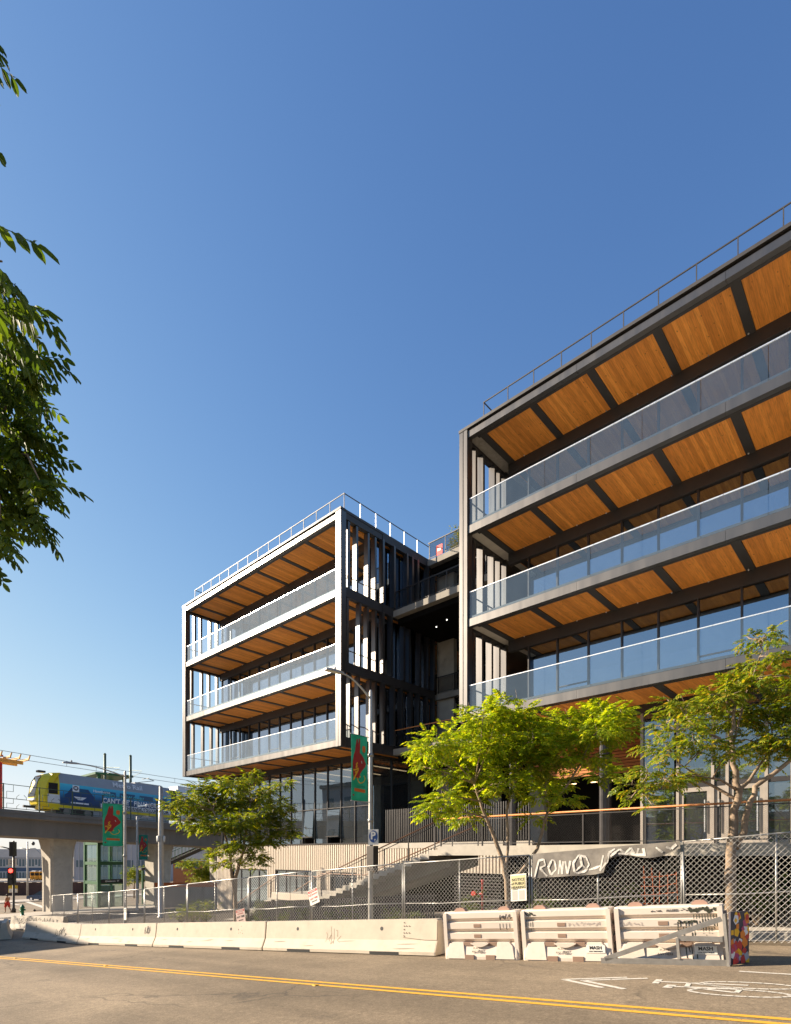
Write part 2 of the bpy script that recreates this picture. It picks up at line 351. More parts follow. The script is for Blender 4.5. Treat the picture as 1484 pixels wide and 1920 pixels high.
glass('window_glass', (0.30, 0.33, 0.36), (0.62, 0.78, 1.0), 1.5, add=0.34, wav=0.06)
glass('shop_glass', (0.42, 0.46, 0.46), (0.70, 0.85, 0.95), 1.5, add=0.22, wav=0.05, haze=0.03)
glass('lift_glass', (0.8, 0.92, 0.88), (0.8, 0.95, 0.95), 1.5, add=0.06, haze=0.05, haze_col=(0.6, 0.75, 0.7))
glass('gauze', (0.8, 0.79, 0.78), (0.3, 0.3, 0.3), 1.2, haze=0.06, haze_col=(0.1, 0.1, 0.1))
plain('lamp_white', (1.0, 0.95, 0.85), 0.4, 0, 1.5)
plain('black', (0.012, 0.012, 0.012), 0.6)
plain('white_paint', (0.72, 0.70, 0.66), 0.5)
plain('paper_white', (0.78, 0.75, 0.66), 0.7)
plain('red_print', (0.55, 0.03, 0.03), 0.6)
plain('dark_print', (0.03, 0.03, 0.03), 0.7)
surf('dark_ground', (0.055, 0.04, 0.026), 0.95, var=0.35, scale=3.0, bump=0.6, bscale=25)
# ------------------------------------------------------------------ ground, road, pavements
def xs_between(a, b, extra=()):
    s = sorted(set([a, b] + [x for x in _gx if a < x < b] + [x for x in extra if a < x < b])); return s
def strip(name, x0, x1, y0f, y1f, dz, mat, thick=0.0, step=2.0, extra=()):
    n = max(1, int((x1 - x0) / step)); xs = xs_between(x0, x1, [x0 + (x1 - x0) * i / n for i in range(1, n)] + list(extra))
    mb = MB(); vs = []; fs = []
    for x in xs:
        z = zg(x) + dz; vs += [(x, y0f(x), z), (x, y1f(x), z)]
        if thick: vs += [(x, y0f(x), z - thick), (x, y1f(x), z - thick)]
    k = 4 if thick else 2
    for i in range(len(xs) - 1):
        a = i * k; b = a + k; fs.append((a, b, b + 1, a + 1))
        if thick: fs += [(a, a + 2, b + 2, b), (a + 1, b + 1, b + 3, a + 3)]
    if thick:
        e = (len(xs) - 1) * 4; fs += [(0, 1, 3, 2), (e, e + 2, e + 3, e + 1)]
    mb.add(vs, fs); return mb
def structure(mb, name, mat, parent=None):
    o = mb.build(name, mat, parent); o['kind'] = 'structure'; return o
SL = 0.09
def LN(c): return lambda x: c + SL * x
structure(strip('ground', -2500, 2500, lambda x: -1500, lambda x: 1800, 0, 'g', step=400), 'ground', 'earth')
structure(strip('road', -62, 60, LN(1.0), LN(14.5), 0.006, 'a'), 'road', 'asphalt')
structure(strip('cross_street', -92, -61.9, lambda x: -200, lambda x: 260, 0.010, 'a'), 'cross_street', 'asphalt')
# far-side pavement and planting strip in front of the building, and the near pavement the tripod stands on
structure(strip('pavement', -54, 40, LN(14.66), LN(16.1), 0.13, 'p', thick=0.3), 'pavement', 'pavement')
structure(strip('planting_bed', -54, 40, LN(16.1), lambda x: 18.0, 0.10, 'p'), 'planting_bed', 'dark_ground')
structure(strip('planting_bed', -54, -31, lambda x: 18.01, lambda x: 23.2, 0.11, 'p'), 'planting_bed', 'dark_ground')  # part of the forecourt, coloured dark brown like the strip in front
structure(strip('forecourt', -30.99, -14, lambda x: 18.01, lambda x: 23.2, 0.11, 'p'), 'forecourt', 'pavement')
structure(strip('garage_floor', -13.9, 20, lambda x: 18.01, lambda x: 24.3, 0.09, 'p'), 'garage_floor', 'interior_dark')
structure(strip('kerb', -54, 40, LN(14.5), LN(14.658), 0.15, 'k', thick=0.35), 'kerb', 'concrete')
structure(strip('pavement', -60, 60, lambda x: -9.0, LN(0.838), 0.13, 'p', thick=0.3), 'pavement', 'pavement')
structure(strip('kerb', -60, 60, LN(0.84), LN(0.99), 0.14, 'k', thick=0.35), 'kerb', 'concrete')
structure(strip('pavement', -61.8, -54.1, lambda x: 9.9, lambda x: 60, 0.13, 'p', thick=0.3), 'pavement', 'pavement')
structure(strip('pavement', -99, -92.1, lambda x: -120, lambda x: 200, 0.13, 'p', thick=0.3), 'pavement', 'pavement')

# ------------------------------------------------------------------ the two timber-and-steel office blocks
LB = [7.58, 11.69, 15.80]; RB, RT = 20.03, 20.50
YF, YG = 20.3, 23.2
def span(a, b, step): 
    n = max(1, round((b - a) / step)); return [a + (b - a) * i / n for i in range(n + 1)]
def office(name, label, X0, X1, beams, guard_from, mull, fins_left, fins_right, inner0, inner1, yback):
    t = thing(name, label, 'building', (X0, YF, zg(X0)))
    B = lambda *a: MB().box(*a)
    # corner posts: two folded steel channels with a shadow gap
    for xc, s in ((X0, 1), (X1, -1)):
        if s == -1 and not fins_right: continue
        p = MB().box(*sorted((xc, xc + s*0.19)), YF - 0.06, YF + 0.34, LB[0] - 0.03, RT - 0.06).build('corner_post', 'steel_panel', t)
        MB().box(*sorted((xc + s*0.23, xc + s*0.42)), YF - 0.06, YF + 0.34, LB[0] - 0.03, RT - 0.06).build('post_flange', 'steel_panel', p)
        MB().box(*sorted((xc + s*0.192, xc + s*0.228)), YF + 0.0, YF + 0.30, LB[0] - 0.03, RT - 0.06).build('shadow_gap', 'dark_steel', p)
    xa, xb = X0 + 0.44, (X1 - 0.44 if fins_right else X1)
    for li, z in enumerate(LB + [RB]):
        roof = li == 3
        for a, b in zip(span(xa, xb, 4.88)[:-1], span(xa, xb, 4.88)[1:]):
            mb = B(a + .004, b - .004, YF, YF + .10, z, z + (.27 if roof else .33)); mb.box(a + .004, b - .004, YF + .10, YF + .22, z, z + .03)
            mb.build('fascia_panel', 'steel_panel', t)
        B(xa, xb, YF + .06, YF + .14, z + (.272 if roof else .332), z + (.345 if roof else .455)).build('shadow_gap', 'dark_steel', t)
        B(inner0, inner1, YF + .225, YF + .36, z - .005, z + .118).build('edge_beam', 'dark_steel', t)
        top = RT - .06 if roof else z + .45
        B(X0 + .30, X1 - (.30 if fins_right else 0), YF + .145, yback, z + .125, top).build('roof_slab' if roof else 'floor_slab', 'roof_gravel' if roof else 'balcony_paving', t)
        if roof:
            B(X0 - .02, X1 + (.02 if fins_right else 0), YF - .08, YF + .30, z + .35, RT).build('parapet', 'dark_steel', t)
        # soffit: timber panels between dark steel beams
        edges = [inner0] + [e for bm_ in sorted(beams) if inner0 < bm_ < inner1 for e in (bm_ - .15, bm_ + .15)] + [inner1]
        for a, b in zip(edges[::2], edges[1::2]):
            if b - a > .08: B(a + .004, b - .004, YF + .362, YG - .13, z + .06, z + .118).build('soffit_panel', 'clt', t)
        for bm_ in beams:
            if inner0 < bm_ < inner1: B(bm_ - .145, bm_ + .145, YF + .362, YG + 6.5, z + .025, z + .117).build('soffit_beam', 'dark_steel', t)
        B(inner0, inner1, YG - .125, YG + .10, z - (.45 if li else .30), z + .116).build('header_beam', 'dark_steel', t)
        B(inner0, inner1, YG + .11, yback - .3, z + .055, z + .12).build('ceiling', 'clt', t)
        if not roof:
            # balcony glass with a bright metal cap, sheet by sheet
            gx = [guard_from + 1.87 * i for i in range(40)]; gx = [xa + .05] + [g for g in gx if xa + .4 < g < xb - .3] + [xb - .05]
            for a, b in zip(gx[:-1], gx[1:]):
                g = B(a + .008, b - .008, YF + .04, YF + .058, z + .36, z + 1.50).build('guard_glass', 'guard_glass' if fins_right else 'guard_glass_clear', t)
                B(a, b, YF + .028, YF + .07, z + 1.501, z + 1.532).build('guard_cap', 'aluminium', g)
            for e in ([X0 + .5] + ([X1 - .5] if fins_right else [])):   # slim rail across the open end of the balcony
                mb = MB().beam((e, YF + .1, z + 1.38), (e, YG - .1, z + 1.38), .035, .05)
                for y in span(YF + .5, YG - .4, 1.1): mb.beam((e, y, z + .45), (e, y, z + 1.36), .02, .03)
                mb.build('end_rail', 'dark_steel', t)
        # storey below this deck: curtain wall (levels 1..3 stand on LB[0..2])
        if li > 0:
            z0 = LB[li - 1] + .452; z1 = z - .452
            for i, (a, b) in enumerate(zip(mull[:-1], mull[1:])):
                w = B(a + .035, b - .035, YG - .012, YG + .012, z0 + .06, z1 - .05).build('window_pane', 'window_glass', t)
                MB().box(a - .03, a + .03, YG - .09, YG + .07, z0, z1).build('mullion', 'mullion', t)
                if i % 4 == 1:
                    MB().box(a + .036, b - .036, YG - .05, YG + .04, z0 + 1.02, z0 + 1.07).build('vent_frame', 'mullion', w)
            MB().box(mull[-1] - .03, mull[-1] + .03, YG - .09, YG + .07, z0, z1).build('mullion', 'mullion', t)
            B(mull[0], mull[-1], YG - .07, YG + .05, z0 - .0015, z0 + .055).build('window_sill', 'mullion', t)
        for fi in range(14):                        # tiny spotlights under the header
            x = inner0 + .9 + fi * 1.27
            if li and x < inner1: MB().lathe([(.022, -.03), (.03, 0)], 8, (x, YG - .22, z + .02)).build('spotlight', 'aluminium', t)
    # fins closing the balcony ends
    for xc, fins, s in ((X0, fins_left, 1), (X1, fins_right, -1)):
        if not fins: continue
        for li, ys in enumerate(fins):
            z0 = LB[li] + .05; z1 = (LB + [RB])[li + 1] + .05
            for y in ys:
                MB().box(*sorted((xc + s*.06, xc + s*.38)), y, y + .15, z0 + .46, z1 - .10).build('fin', 'steel_panel', t)
        for li, z in enumerate(LB + [RB]):
            x_ = sorted((xc + s*.03, xc + s*.28))
            MB().box(*x_, YF + .345, YG + .3, z - .02, z + .50 - (.1 if li == 3 else 0)).build('end_spandrel', 'dark_steel', t)
    # roof rail
    yr = YF + .46; xr0 = X0 + .95; xr1 = X1 - (.3 if fins_right else 0)
    posts = span(xr0, xr1, 1.22)
    for x in posts: MB().box(x - .016, x + .016, yr - .016, yr + .016, RT - .06, RT + 1.05).build('roof_rail_post', 'dark_steel', t)
    mb = MB().beam((xr0 - .03, yr, RT + 1.07), (xr1 + .03, yr, RT + 1.07), .038, .038)
    mb.beam((xr0, yr, RT + 1.07), (xr0, yr + 1.6, RT + 1.07), .038, .038); mb.build('roof_rail', 'dark_steel', t)
    return t

mullA = [-13.02 + 1.42 * i for i in range(14)]
A = office('office_building', 'charcoal steel office block with timber soffits above the entrance deck with an orange handrail', -14.83, 5.6,
    [-13.84 + 2.41 * i for i in range(9)], -12.6, mullA,
    [[20.75, 21.45, 22.25, 22.9], [20.8, 21.5, 22.4, 22.95], [20.95, 21.55, 22.5, 22.95]], None, -14.05, 5.5, 34.0)
mullB = [-40.0 + 1.27 * i for i in range(14)]
Bd = office('office_building', 'pale sunlit steel office block on a ribbed beige base beside the viaduct', -40.70, -22.73,
    [-23.75 - 2.54 * i for i in range(7)], -39.9, mullB,
    [[20.9, 21.7, 22.4, 22.95], [20.8, 21.6, 22.2, 22.9], [21.0, 21.5, 22.3, 22.9]],
    [[20.95, 21.6, 22.5, 22.95], [20.75, 21.7, 22.3, 22.95], [20.83, 21.45, 22.35, 22.92]], -40.25, -23.2, 36.0)

# --- block B: its glazed end wall behind the balcony fins, and ground floor
tB = Bd
for li, z in enumerate(LB + [RB]):
    MB().box(-22.98, -22.735, YG + .31, 28.4, z - .02, z + (.50 if li < 3 else .40)).build('end_spandrel', 'dark_steel', tB)
ysB = [[23.45, 24.3, 25.0, 25.9, 26.6, 27.4, 28.1], [23.4, 24.1, 25.2, 25.7, 26.7, 27.5, 28.1], [23.4, 24.35, 25.5, 26.0, 26.5, 27.5, 28.1]]
for li in range(3):
    z0, z1 = LB[li] + .52, (LB + [RB])[li + 1] - .03
    for y in ysB[li]: MB().box(-22.95, -22.60, y, y + .15, z0, z1).build('fin', 'steel_panel', tB)
    for a, b in zip([23.3] + span(23.3, 28.3, 1.25)[1:-1], span(23.3, 28.3, 1.25)[1:]):
        MB().box(-23.16, -23.13, a + .03, b - .03, z0 + .05, z1 - .05).build('window_pane', 'window_glass', tB)
        MB().box(-23.22, -23.06, a - .03, a + .03, z0, z1).build('mullion', 'mullion', tB)
MB().box(-22.9, -22.73, YF - .06, 28.4, RT - .14, RT + .003).build('parapet', 'dark_steel', tB)
posts = span(YF + .46, 28.2, 1.22)
for y in posts[1:]: MB().box(-23.05, -23.005, y - .022, y + .022, RT - .06, RT + 1.04).build('roof_rail_post', 'aluminium', tB)
MB().beam((-23.03, YF + .46, RT + 1.071), (-23.03, 28.25, RT + 1.071), .038, .038).build('roof_rail', 'dark_steel', tB)
# ground floor glazing, two rows of lights with a few open vents
zp = 2.30
gm = [-39.95 + 1.27 * i for i in range(14)]
for i, (a, b) in enumerate(zip(gm[:-1], gm[1:])):
    MB().box(a + .03, b - .03, YG - .012, YG + .012, 4.60, LB[0] - .31).build('window_pane', 'shop_glass', tB)
    lo = MB()
    if i in (8, 10): # bottom-hung vents pushed open
        lo.box(a + .04, b - .04, YG - .012, YG + .012, zp + .42, 4.50).build('window_pane', 'shop_glass', tB)
        v = MB(); v.add([(a + .06, YG - .22, zp + .52), (b - .06, YG - .22, zp + .52), (b - .06, YG - .10, 4.45), (a + .06, YG - .10, 4.45),
                         (a + .06, YG - .19, zp + .52), (b - .06, YG - .19, zp + .52), (b - .06, YG - .07, 4.45), (a + .06, YG - .07, 4.45)],
                        [(0,1,2,3),(7,6,5,4),(0,4,5,1),(1,5,6,2),(2,6,7,3),(3,7,4,0)])
        f = v.build('open_vent', 'shop_glass', tB)
        MB().box(a + .04, b - .04, YG - .24, YG - .17, zp + .46, zp + .515).build('vent_frame', 'mullion', f)
    else:
        lo.box(a + .03, b - .03, YG - .012, YG + .012, zp + .07, 4.52).build('window_pane', 'shop_glass', tB)
    MB().box(a - .03, a + .03, YG - .08, YG + .08, zp, LB[0] - .30).build('mullion', 'mullion', tB)
MB().box(gm[-1] - .03, gm[-1] + .03, YG - .08, YG + .08, zp, LB[0] - .30).build('mullion', 'mullion', tB)
MB().box(gm[0], gm[-1], YG - .06, YG + .06, 4.53, 4.59).build('transom', 'mullion', tB)
MB().box(gm[0], gm[-1], YG - .09, YG + .06, zp + .002, zp + .062).build('window_sill', 'mullion', tB)
for a, b in zip(span(23.35, 28.4, 1.68)[:-1], span(23.35, 28.4, 1.68)[1:]):
    MB().box(-23.48, -23.45, a + .04, b - .04, zp + .05, LB[0] - .03).build('window_pane', 'shop_glass', tB)
    MB().box(-23.53, -23.39, a - .04, a + .04, zp, LB[0] - .025).build('mullion', 'mullion', tB)
# interior: back walls, desks of light under the ceiling
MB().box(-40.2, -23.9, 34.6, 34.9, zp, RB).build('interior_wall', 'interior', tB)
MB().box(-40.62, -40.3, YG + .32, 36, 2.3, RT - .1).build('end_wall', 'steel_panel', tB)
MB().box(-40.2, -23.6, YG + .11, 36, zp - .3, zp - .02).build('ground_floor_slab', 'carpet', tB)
plain('strip_light', (1.0, 0.62, 0.35), 0.5, 0, 0.9)
for x in (-38, -35.5, -33, -30.5, -28, -25.5):
    MB().box(x - .05, x + .05, YG + 1.5, YG + 5.5, LB[0] - .25, LB[0] - .2).build('strip_light', 'strip_light', tB)
MB().box(-34.0, -33.4, YG + 3, YG + 3.6, zp - .02, LB[0] - .02).build('column', 'interior', tB)
MB().box(-28.4, -27.8, YG + 3, YG + 3.6, zp - .02, LB[0] - .02).build('column', 'interior', tB)

# --- block A: ground floor glazing, doors and the deep dark entrance recess
tA = A; zd = 1.99
xg = [-7.95, -6.72, -6.62, -5.42, -4.95, -3.75, -3.0, -1.6, -0.2, 1.2, 2.6, 4.0, 5.4]
for i, (a, b) in enumerate(zip(xg[:-1], xg[1:])):
    if b - a < .3: continue
    MB().box(a + .05, b - .05, YG - .012, YG + .012, 4.36, LB[0] - .31).build('window_pane', 'shop_glass', tA)
    if 2 <= i <= 4:                                # glazed entrance doors in wide frames
        dr = MB(); dr.box(a + .06, a + .20, YG - .06, YG + .06, zd + .02, 4.18); dr.box(b - .20, b - .06, YG - .06, YG + .06, zd + .02, 4.18)
        dr.box(a + .20, b - .20, YG - .06, YG + .06, 4.02, 4.18); dr.box(a + .20, b - .20, YG - .06, YG + .06, zd + .02, zd + .22)
        d_ = dr.build('door', 'door_frame', tA)
        MB().box(a + .20, b - .20, YG - .010, YG + .010, zd + .22, 4.02).build('door_glass', 'shop_glass', d_)
        MB().beam((b - .26, YG - .13, zd + .5), (b - .26, YG - .13, zd + 1.7), .035, .035).build('door_handle', 'aluminium', d_)
    else:
        MB().box(a + .05, b - .05, YG - .012, YG + .012, zd + .05, 4.18).build('window_pane', 'shop_glass', tA)
    MB().box(a - .05, a + .05, YG - .12, YG + .08, zd, LB[0] - .30).build('mullion', 'door_frame', tA)
MB().box(xg[0], xg[-1], YG - .07, YG + .07, 4.185, 4.355).build('transom', 'mullion', tA)
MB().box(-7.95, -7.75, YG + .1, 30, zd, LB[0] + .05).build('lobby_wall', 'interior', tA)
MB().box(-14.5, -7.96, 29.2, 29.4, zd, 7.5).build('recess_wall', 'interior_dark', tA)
for k in range(14):
    MB().box(-14.5, -7.96, 26.18, 26.28, 5.45 + k * .148, 5.45 + k * .148 + .118).build('timber_slat', 'slat_timber', tA)
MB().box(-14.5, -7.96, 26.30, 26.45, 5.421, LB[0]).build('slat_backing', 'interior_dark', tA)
for x, y in ((-9.05, 22.0), (-9.75, 24.2), (-13.4, 22.4)):
    MB().lathe([(.16, zd), (.16, LB[0] + .02)], 14, (x, y, 0)).build('column', 'mullion', tA, smooth=False)
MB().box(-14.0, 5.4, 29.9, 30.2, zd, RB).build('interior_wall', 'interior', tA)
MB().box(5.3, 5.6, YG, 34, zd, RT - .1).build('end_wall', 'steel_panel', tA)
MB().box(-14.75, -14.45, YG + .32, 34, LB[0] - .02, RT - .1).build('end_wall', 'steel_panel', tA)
for x in (-11.9, -10.2): MB().box(x - .5, x + .5, 24.6, 24.65, 4.9, 4.94).build('strip_light', 'strip_light', tA)

# ------------------------------------------------------------------ open stair core with galleries between the blocks
tC = thing('gallery_core', 'dark open access core with galleries and railings between the two office blocks', 'building', (-18.8, 28.6, zg(-18.8)))
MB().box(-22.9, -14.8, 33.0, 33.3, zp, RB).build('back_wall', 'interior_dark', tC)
for x0, x1 in ((-22.88, -21.5), (-18.9, -18.2), (-16.2, -15.2)):
    MB().box(x0, x1, 28.75, 29.1, 1.6, RB - .3).build('concrete_pier', 'concrete', tC)
for z, y in ((LB[0], 24.4), (LB[2], 24.4), (LB[1], 28.5), (RB, 27.6)):
    MB().box(-22.72, -14.84, y, 33.0, z - .02, z + .34).build('gallery_slab', 'concrete_dark', tC)
    MB().box(-22.7, -14.86, y + .4, 32.9, z - .34, z - .022).build('slab_soffit', 'interior_dark', tC)
    mb = MB().beam((-22.7, y + .06, z + 1.44), (-14.86, y + .06, z + 1.44), .06, .05)
    mb.build('handrail', 'rail_timber' if z < 9 else 'mullion', tC)
    MB().beam((-22.7, y + .06, z + .46), (-14.86, y + .06, z + .46), .03, .03).build('lower_rail', 'mullion', tC)
    for x in span(-22.6, -14.95, 1.27): MB().box(x - .02, x + .02, y + .04, y + .08, z + .34, z + 1.42).build('rail_post', 'mullion', tC)
    for x in span(-22.6, -14.95, 1.27)[:-1]: MB().box(x + .04, x + 1.2, y + .055, y + .065, z + .48, z + 1.40).build('mesh_infill', 'gauze', tC)
for x, y in ((-21.2, 26.6), (-20.1, 26.2), (-18.6, 27.5)):
    MB().lathe([(.03, 0), (.035, .05)], 10, (x, y, LB[2] - .39)).build('spotlight', 'lamp_white', tC)
MB().box(-22.9, -14.9, 28.9, 33, 2.0, 2.28).build('floor_slab', 'concrete_dark', tC)
MB().box(-21.49, -18.95, 29.0, 29.15, LB[0] - 1.0, LB[0] - .35).build('beam', 'dark_steel', tC)
# ------------------------------------------------------------------ ribbed beige base of block B
tP = thing('building_base', 'ribbed beige clad base wall with dark windows under the pale office block', 'wall', (-40.8, YG, zg(-40.8)))
XL, XR = -40.8, -14.4
op = [(-38.6, -33.9, 0.58), (-32.9, -28.4, 0.60), (-27.0, -24.6, 0.55)]     # window openings (x0, x1, head)
def wallpiece(x0, x1, z0, z1, nm):
    mb = MB().box(x0, x1, YG + .02, YG + .32, z0, z1)
    n = max(1, int((x1 - x0) / .19))
    for i in range(n):
        c = x0 + (x1 - x0) * (i + .5) / n; mb.box(c - .052, c + .052, YG - .035, YG + .0195, z0, z1)
    mb.build(nm, 'cladding', tP)
e = [XL] + [v for o_ in op for v in o_[:2]] + [-23.4]
for a, b in zip(e[::2], e[1::2]): wallpiece(a, b, zg(a) - .3, zp - .002, 'cladding_panel')
wallpiece(-23.4, XR, .72, zp - .002, 'cladding_panel')
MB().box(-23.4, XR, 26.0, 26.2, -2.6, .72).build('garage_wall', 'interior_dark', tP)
for k in range(13):
    MB().box(-17.4, -14.6, YG + .1, YG + .14, -1.3 + k * .15, -1.3 + k * .15 + .06).build('louvre', 'steel_panel', tP)
for x0, x1, zh in op:
    wallpiece(x0, x1, zh, zp - .002, 'cladding_panel')
    zb = zg(x0) + .1
    fr = MB().box(x0, x1, YG + .05, YG + .16, zh - .09, zh - .002).box(x0, x1, YG + .05, YG + .16, zb, zb + .12)
    w_ = fr.build('window_frame', 'dark_steel', tP)
    for a, b in zip(span(x0, x1, 1.2)[:-1], span(x0, x1, 1.2)[1:]):
        MB().box(a + .04, b - .04, YG + .10, YG + .115, zb + .122, zh - .092).build('pane', 'shop_glass', w_)
        MB().box(a - .035, a + .035, YG + .052, YG + .158, zb + .121, zh - .091).build('mullion', 'mullion', w_)
MB().box(XL, -23.4, YG - .06, YG + .34, zp - .0, zp + .002).build('cap_flashing', 'dark_steel', tP)
MB().box(-23.3, XR, YG - .05, 28.88, zp - .30, zp + .0).build('terrace_slab', 'concrete', tP)
MB().box(XL + .3, XR - .2, 28.5, 28.7, -3.4, zp - .35).build('back_wall', 'interior', tP)
# vertical slat screen on the terrace
tS = thing('slat_screen', 'tall screen of slim vertical metal slats on the terrace above the stair', 'screen', (-22, YG + .15, zp))
for x in np.arange(-22.3, -13.0, .135):
    MB().box(x - .02, x + .02, YG + .12, YG + .18, zp + .05, 4.22).build('slat', 'steel_panel', tS)
for z in (zp + .08, 3.95): MB().box(-22.35, -12.95, YG + .181, YG + .21, z - .02, z + .02).build('cross_rail', 'dark_steel', tS)
MB().box(-14.39, -12.9, YG + .05, YG + .30, zp - .32, zp - .002).build('base_kerb', 'concrete', tS)

# ------------------------------------------------------------------ entrance deck
YD = 18.0
tD = thing('entrance_deck', 'raised concrete entrance deck with mesh guard and orange timber handrail', 'deck', (-14.3, YD, zg(-14.3)))
MB().box(-14.3, 8, YD, 29.19, 1.62, 1.985).build('deck_slab', 'concrete', tD)
for x in (-11.6, -6.2, -0.8, 4.6):
    MB().box(x - .25, x + .25, YD + 2.9, YD + 3.4, zg(x) - .2, 1.618).build('column', 'concrete_dark', tD)
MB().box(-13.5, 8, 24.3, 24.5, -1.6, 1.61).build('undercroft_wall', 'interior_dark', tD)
for k in range(15):                                # louvres closing part of the undercroft
    MB().box(-13.6, -11.9, 22.7, 22.75, -.9 + k * .16, -.9 + k * .16 + .07).build('louvre', 'steel_panel', tD)
for k, (x0, x1) in enumerate([(-10.6, -9.9), (-10.3, -9.5), (-9.9, -9.3), (-9.2, -8.6)] * 3):
    z = -.3 + k * .115; MB().box(x0, x1, 22.4, 22.44, z, z + .05).build('louvre', 'steel_panel', tD)
for x in np.arange(-11.2, 8, .16):                 # bar grille across the garage opening, undercroft shade put into its near-black colour
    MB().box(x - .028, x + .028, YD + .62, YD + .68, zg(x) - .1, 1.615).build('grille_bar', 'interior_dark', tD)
gp = span(-14.2, 8, 2.06)
MB().tube([(-14.6, YD + .12, 3.11), (8, YD + .12, 3.13)], .034, 10).build('handrail', 'rail_timber', tD, True)
MB().beam((-14.2, YD + .12, 3.02), (8, YD + .12, 3.04), .03, .03).build('top_rail', 'dark_steel', tD)
MB().beam((-14.2, YD + .12, 2.08), (8, YD + .12, 2.08), .03, .03).build('bottom_rail', 'dark_steel', tD)
for x in gp: MB().box(x - .02, x + .02, YD + .09, YD + .15, 1.985, 3.02).build('guard_post', 'dark_steel', tD)
def diamond(mb, w, h, dx, r, P, slope=1.0):
    """chain-link wires inside a w x h rectangle; P maps (s, t) to a point and gives the bar cross-section"""
    for sg in (1, -1):
        n = int((w + h / slope) / dx) + 2
        for i in range(-1, n):
            c = i * dx if sg == 1 else i * dx
            # line: s = c - t/slope (sg=1)  or  s = c - h/slope + t/slope (sg=-1)
            def s_at(t): return c - t / slope if sg == 1 else c - h / slope + t / slope
            t0, t1 = 0.0, h
            ss = [s_at(t0), s_at(t1)]
            # clip to 0..w
            if sg == 1: ta, tb = max(0, (c - w) * slope), min(h, c * slope)
            else: ta, tb = max(0, (h / slope - c) * slope), min(h, (w - c + h / slope) * slope)
            if tb - ta < 1e-3: continue
            off = r * (.6 if sg == 1 else -.6)
            a, b = P(s_at(ta), ta, off), P(s_at(tb), tb, off); d = (b - a).normalized()
            n0 = Vector((0, 1, 0)); u = d.cross(n0).normalized() * r; w_ = n0 * r * .8
            o = len(mb.v); mb.v += [tuple(a + u), tuple(a + w_), tuple(a - u), tuple(a - w_), tuple(b + u), tuple(b + w_), tuple(b - u), tuple(b - w_)]
            mb.f += [(o, o+1, o+5, o+4), (o+1, o+2, o+6, o+5), (o+2, o+3, o+7, o+6), (o+3, o, o+4, o+7)]
    return mb
for a, b in zip(gp[:-1], gp[1:]):
    if a > 1.5: continue
    mb = MB(); diamond(mb, b - a - .06, .92, .085, .0018, lambda s, t, off, a=a: Vector((a + .03 + s, YD + .12 + off, 2.09 + t)), slope=0.62)
    mb.build('mesh_infill', 'dark_steel', tD, fix=False)

# ------------------------------------------------------------------ outdoor stair
tW = thing('outdoor_stair', 'broad concrete stair with brown handrails rising to the entrance deck', 'stair', (-30, 18, zg(-30)))
Y0s, Y1s = 18.06, 21.35
def flight(x0, z0, n, rise, tread):
    for i in range(n):
        xa = x0 - i * tread; zt = z0 - (i + 1) * rise
        MB().cham(xa - tread - .03, xa, Y0s, Y1s, zt - .23, zt, .012).build('step', 'concrete', tW)
    return x0 - n * tread, z0 - n * rise
xe, ze = flight(-14.302, 1.985, 16, .152, .486)
xl = xe - 3.6
MB().box(xl, xe - .032, Y0s, Y1s, ze - .5, ze).build('landing', 'concrete', tW)
for a, b in zip(span(xl + .1, xe - .1, 1.75)[:-1], span(xl + .1, xe - .1, 1.75)[1:]):
    MB().cham(a, b - .02, Y0s - .30, Y0s - .01, ze - .30, ze + .06, .015).build('seat_block', 'cladding', tW)
xf, zf = flight(xl, ze, 12, .152, .34)
w1 = MB(); w1.add([(-14.4, Y0s + .95, 1.62), (-14.4, Y1s - .25, 1.62), (xe, Y1s - .25, ze - .22), (xe, Y0s + .95, ze - .22),
                   (-14.4, Y0s + .95, 1.15), (-14.4, Y1s - .25, 1.15), (xe, Y1s - .25, ze - .75), (xe, Y0s + .95, ze - .75)],
                  [(0,1,2,3),(4,7,6,5),(0,4,5,1),(1,5,6,2),(2,6,7,3),(3,7,4,0)]); w1.build('stair_waist', 'concrete_dark', tW)
MB().box(xl - .2, xe + 1.5, Y0s + 1.1, Y1s - .3, zg(xl) - .5, ze - .52).build('stair_pier', 'interior_dark', tW)  # pier coloured near-black, carrying the shadow below the seat blocks
for y, lab in ((Y0s + .09, 'street'), (Y1s - .06, 'wall')):
    pr = [(-14.62, 2.97), (xe + .1, ze + .98), (xl + .1, ze + .98), (xf, zf + .95), (xf - .35, zf + .93)]
    MB().tube([(x, y, z) for x, z in pr], .03, 8).build('handrail', 'rail_brown', tW, True)
    MB().tube([(x, y + .05, z - .14) for x, z in pr], .018, 6).build('second_rail', 'dark_steel', tW, True)
    for i in range(0, 16, 3):
        x = -14.302 - (i + .5) * .486; z = 1.985 - (i + 1) * .152; MB().box(x - .02, x + .02, y - .02, y + .02, z - .1, z + .99).build('rail_post', 'dark_steel', tW)
    for x in span(xl + .2, xe - .3, 1.1): MB().box(x - .02, x + .02, y - .02, y + .02, ze, ze + .97).build('rail_post', 'dark_steel', tW)
    for i in range(1, 12, 4):
        x = xl - (i + .5) * .34; z = ze - (i + 1) * .152; MB().box(x - .02, x + .02, y - .02, y + .02, z - .1, z + .97).build('rail_post', 'dark_steel', tW)

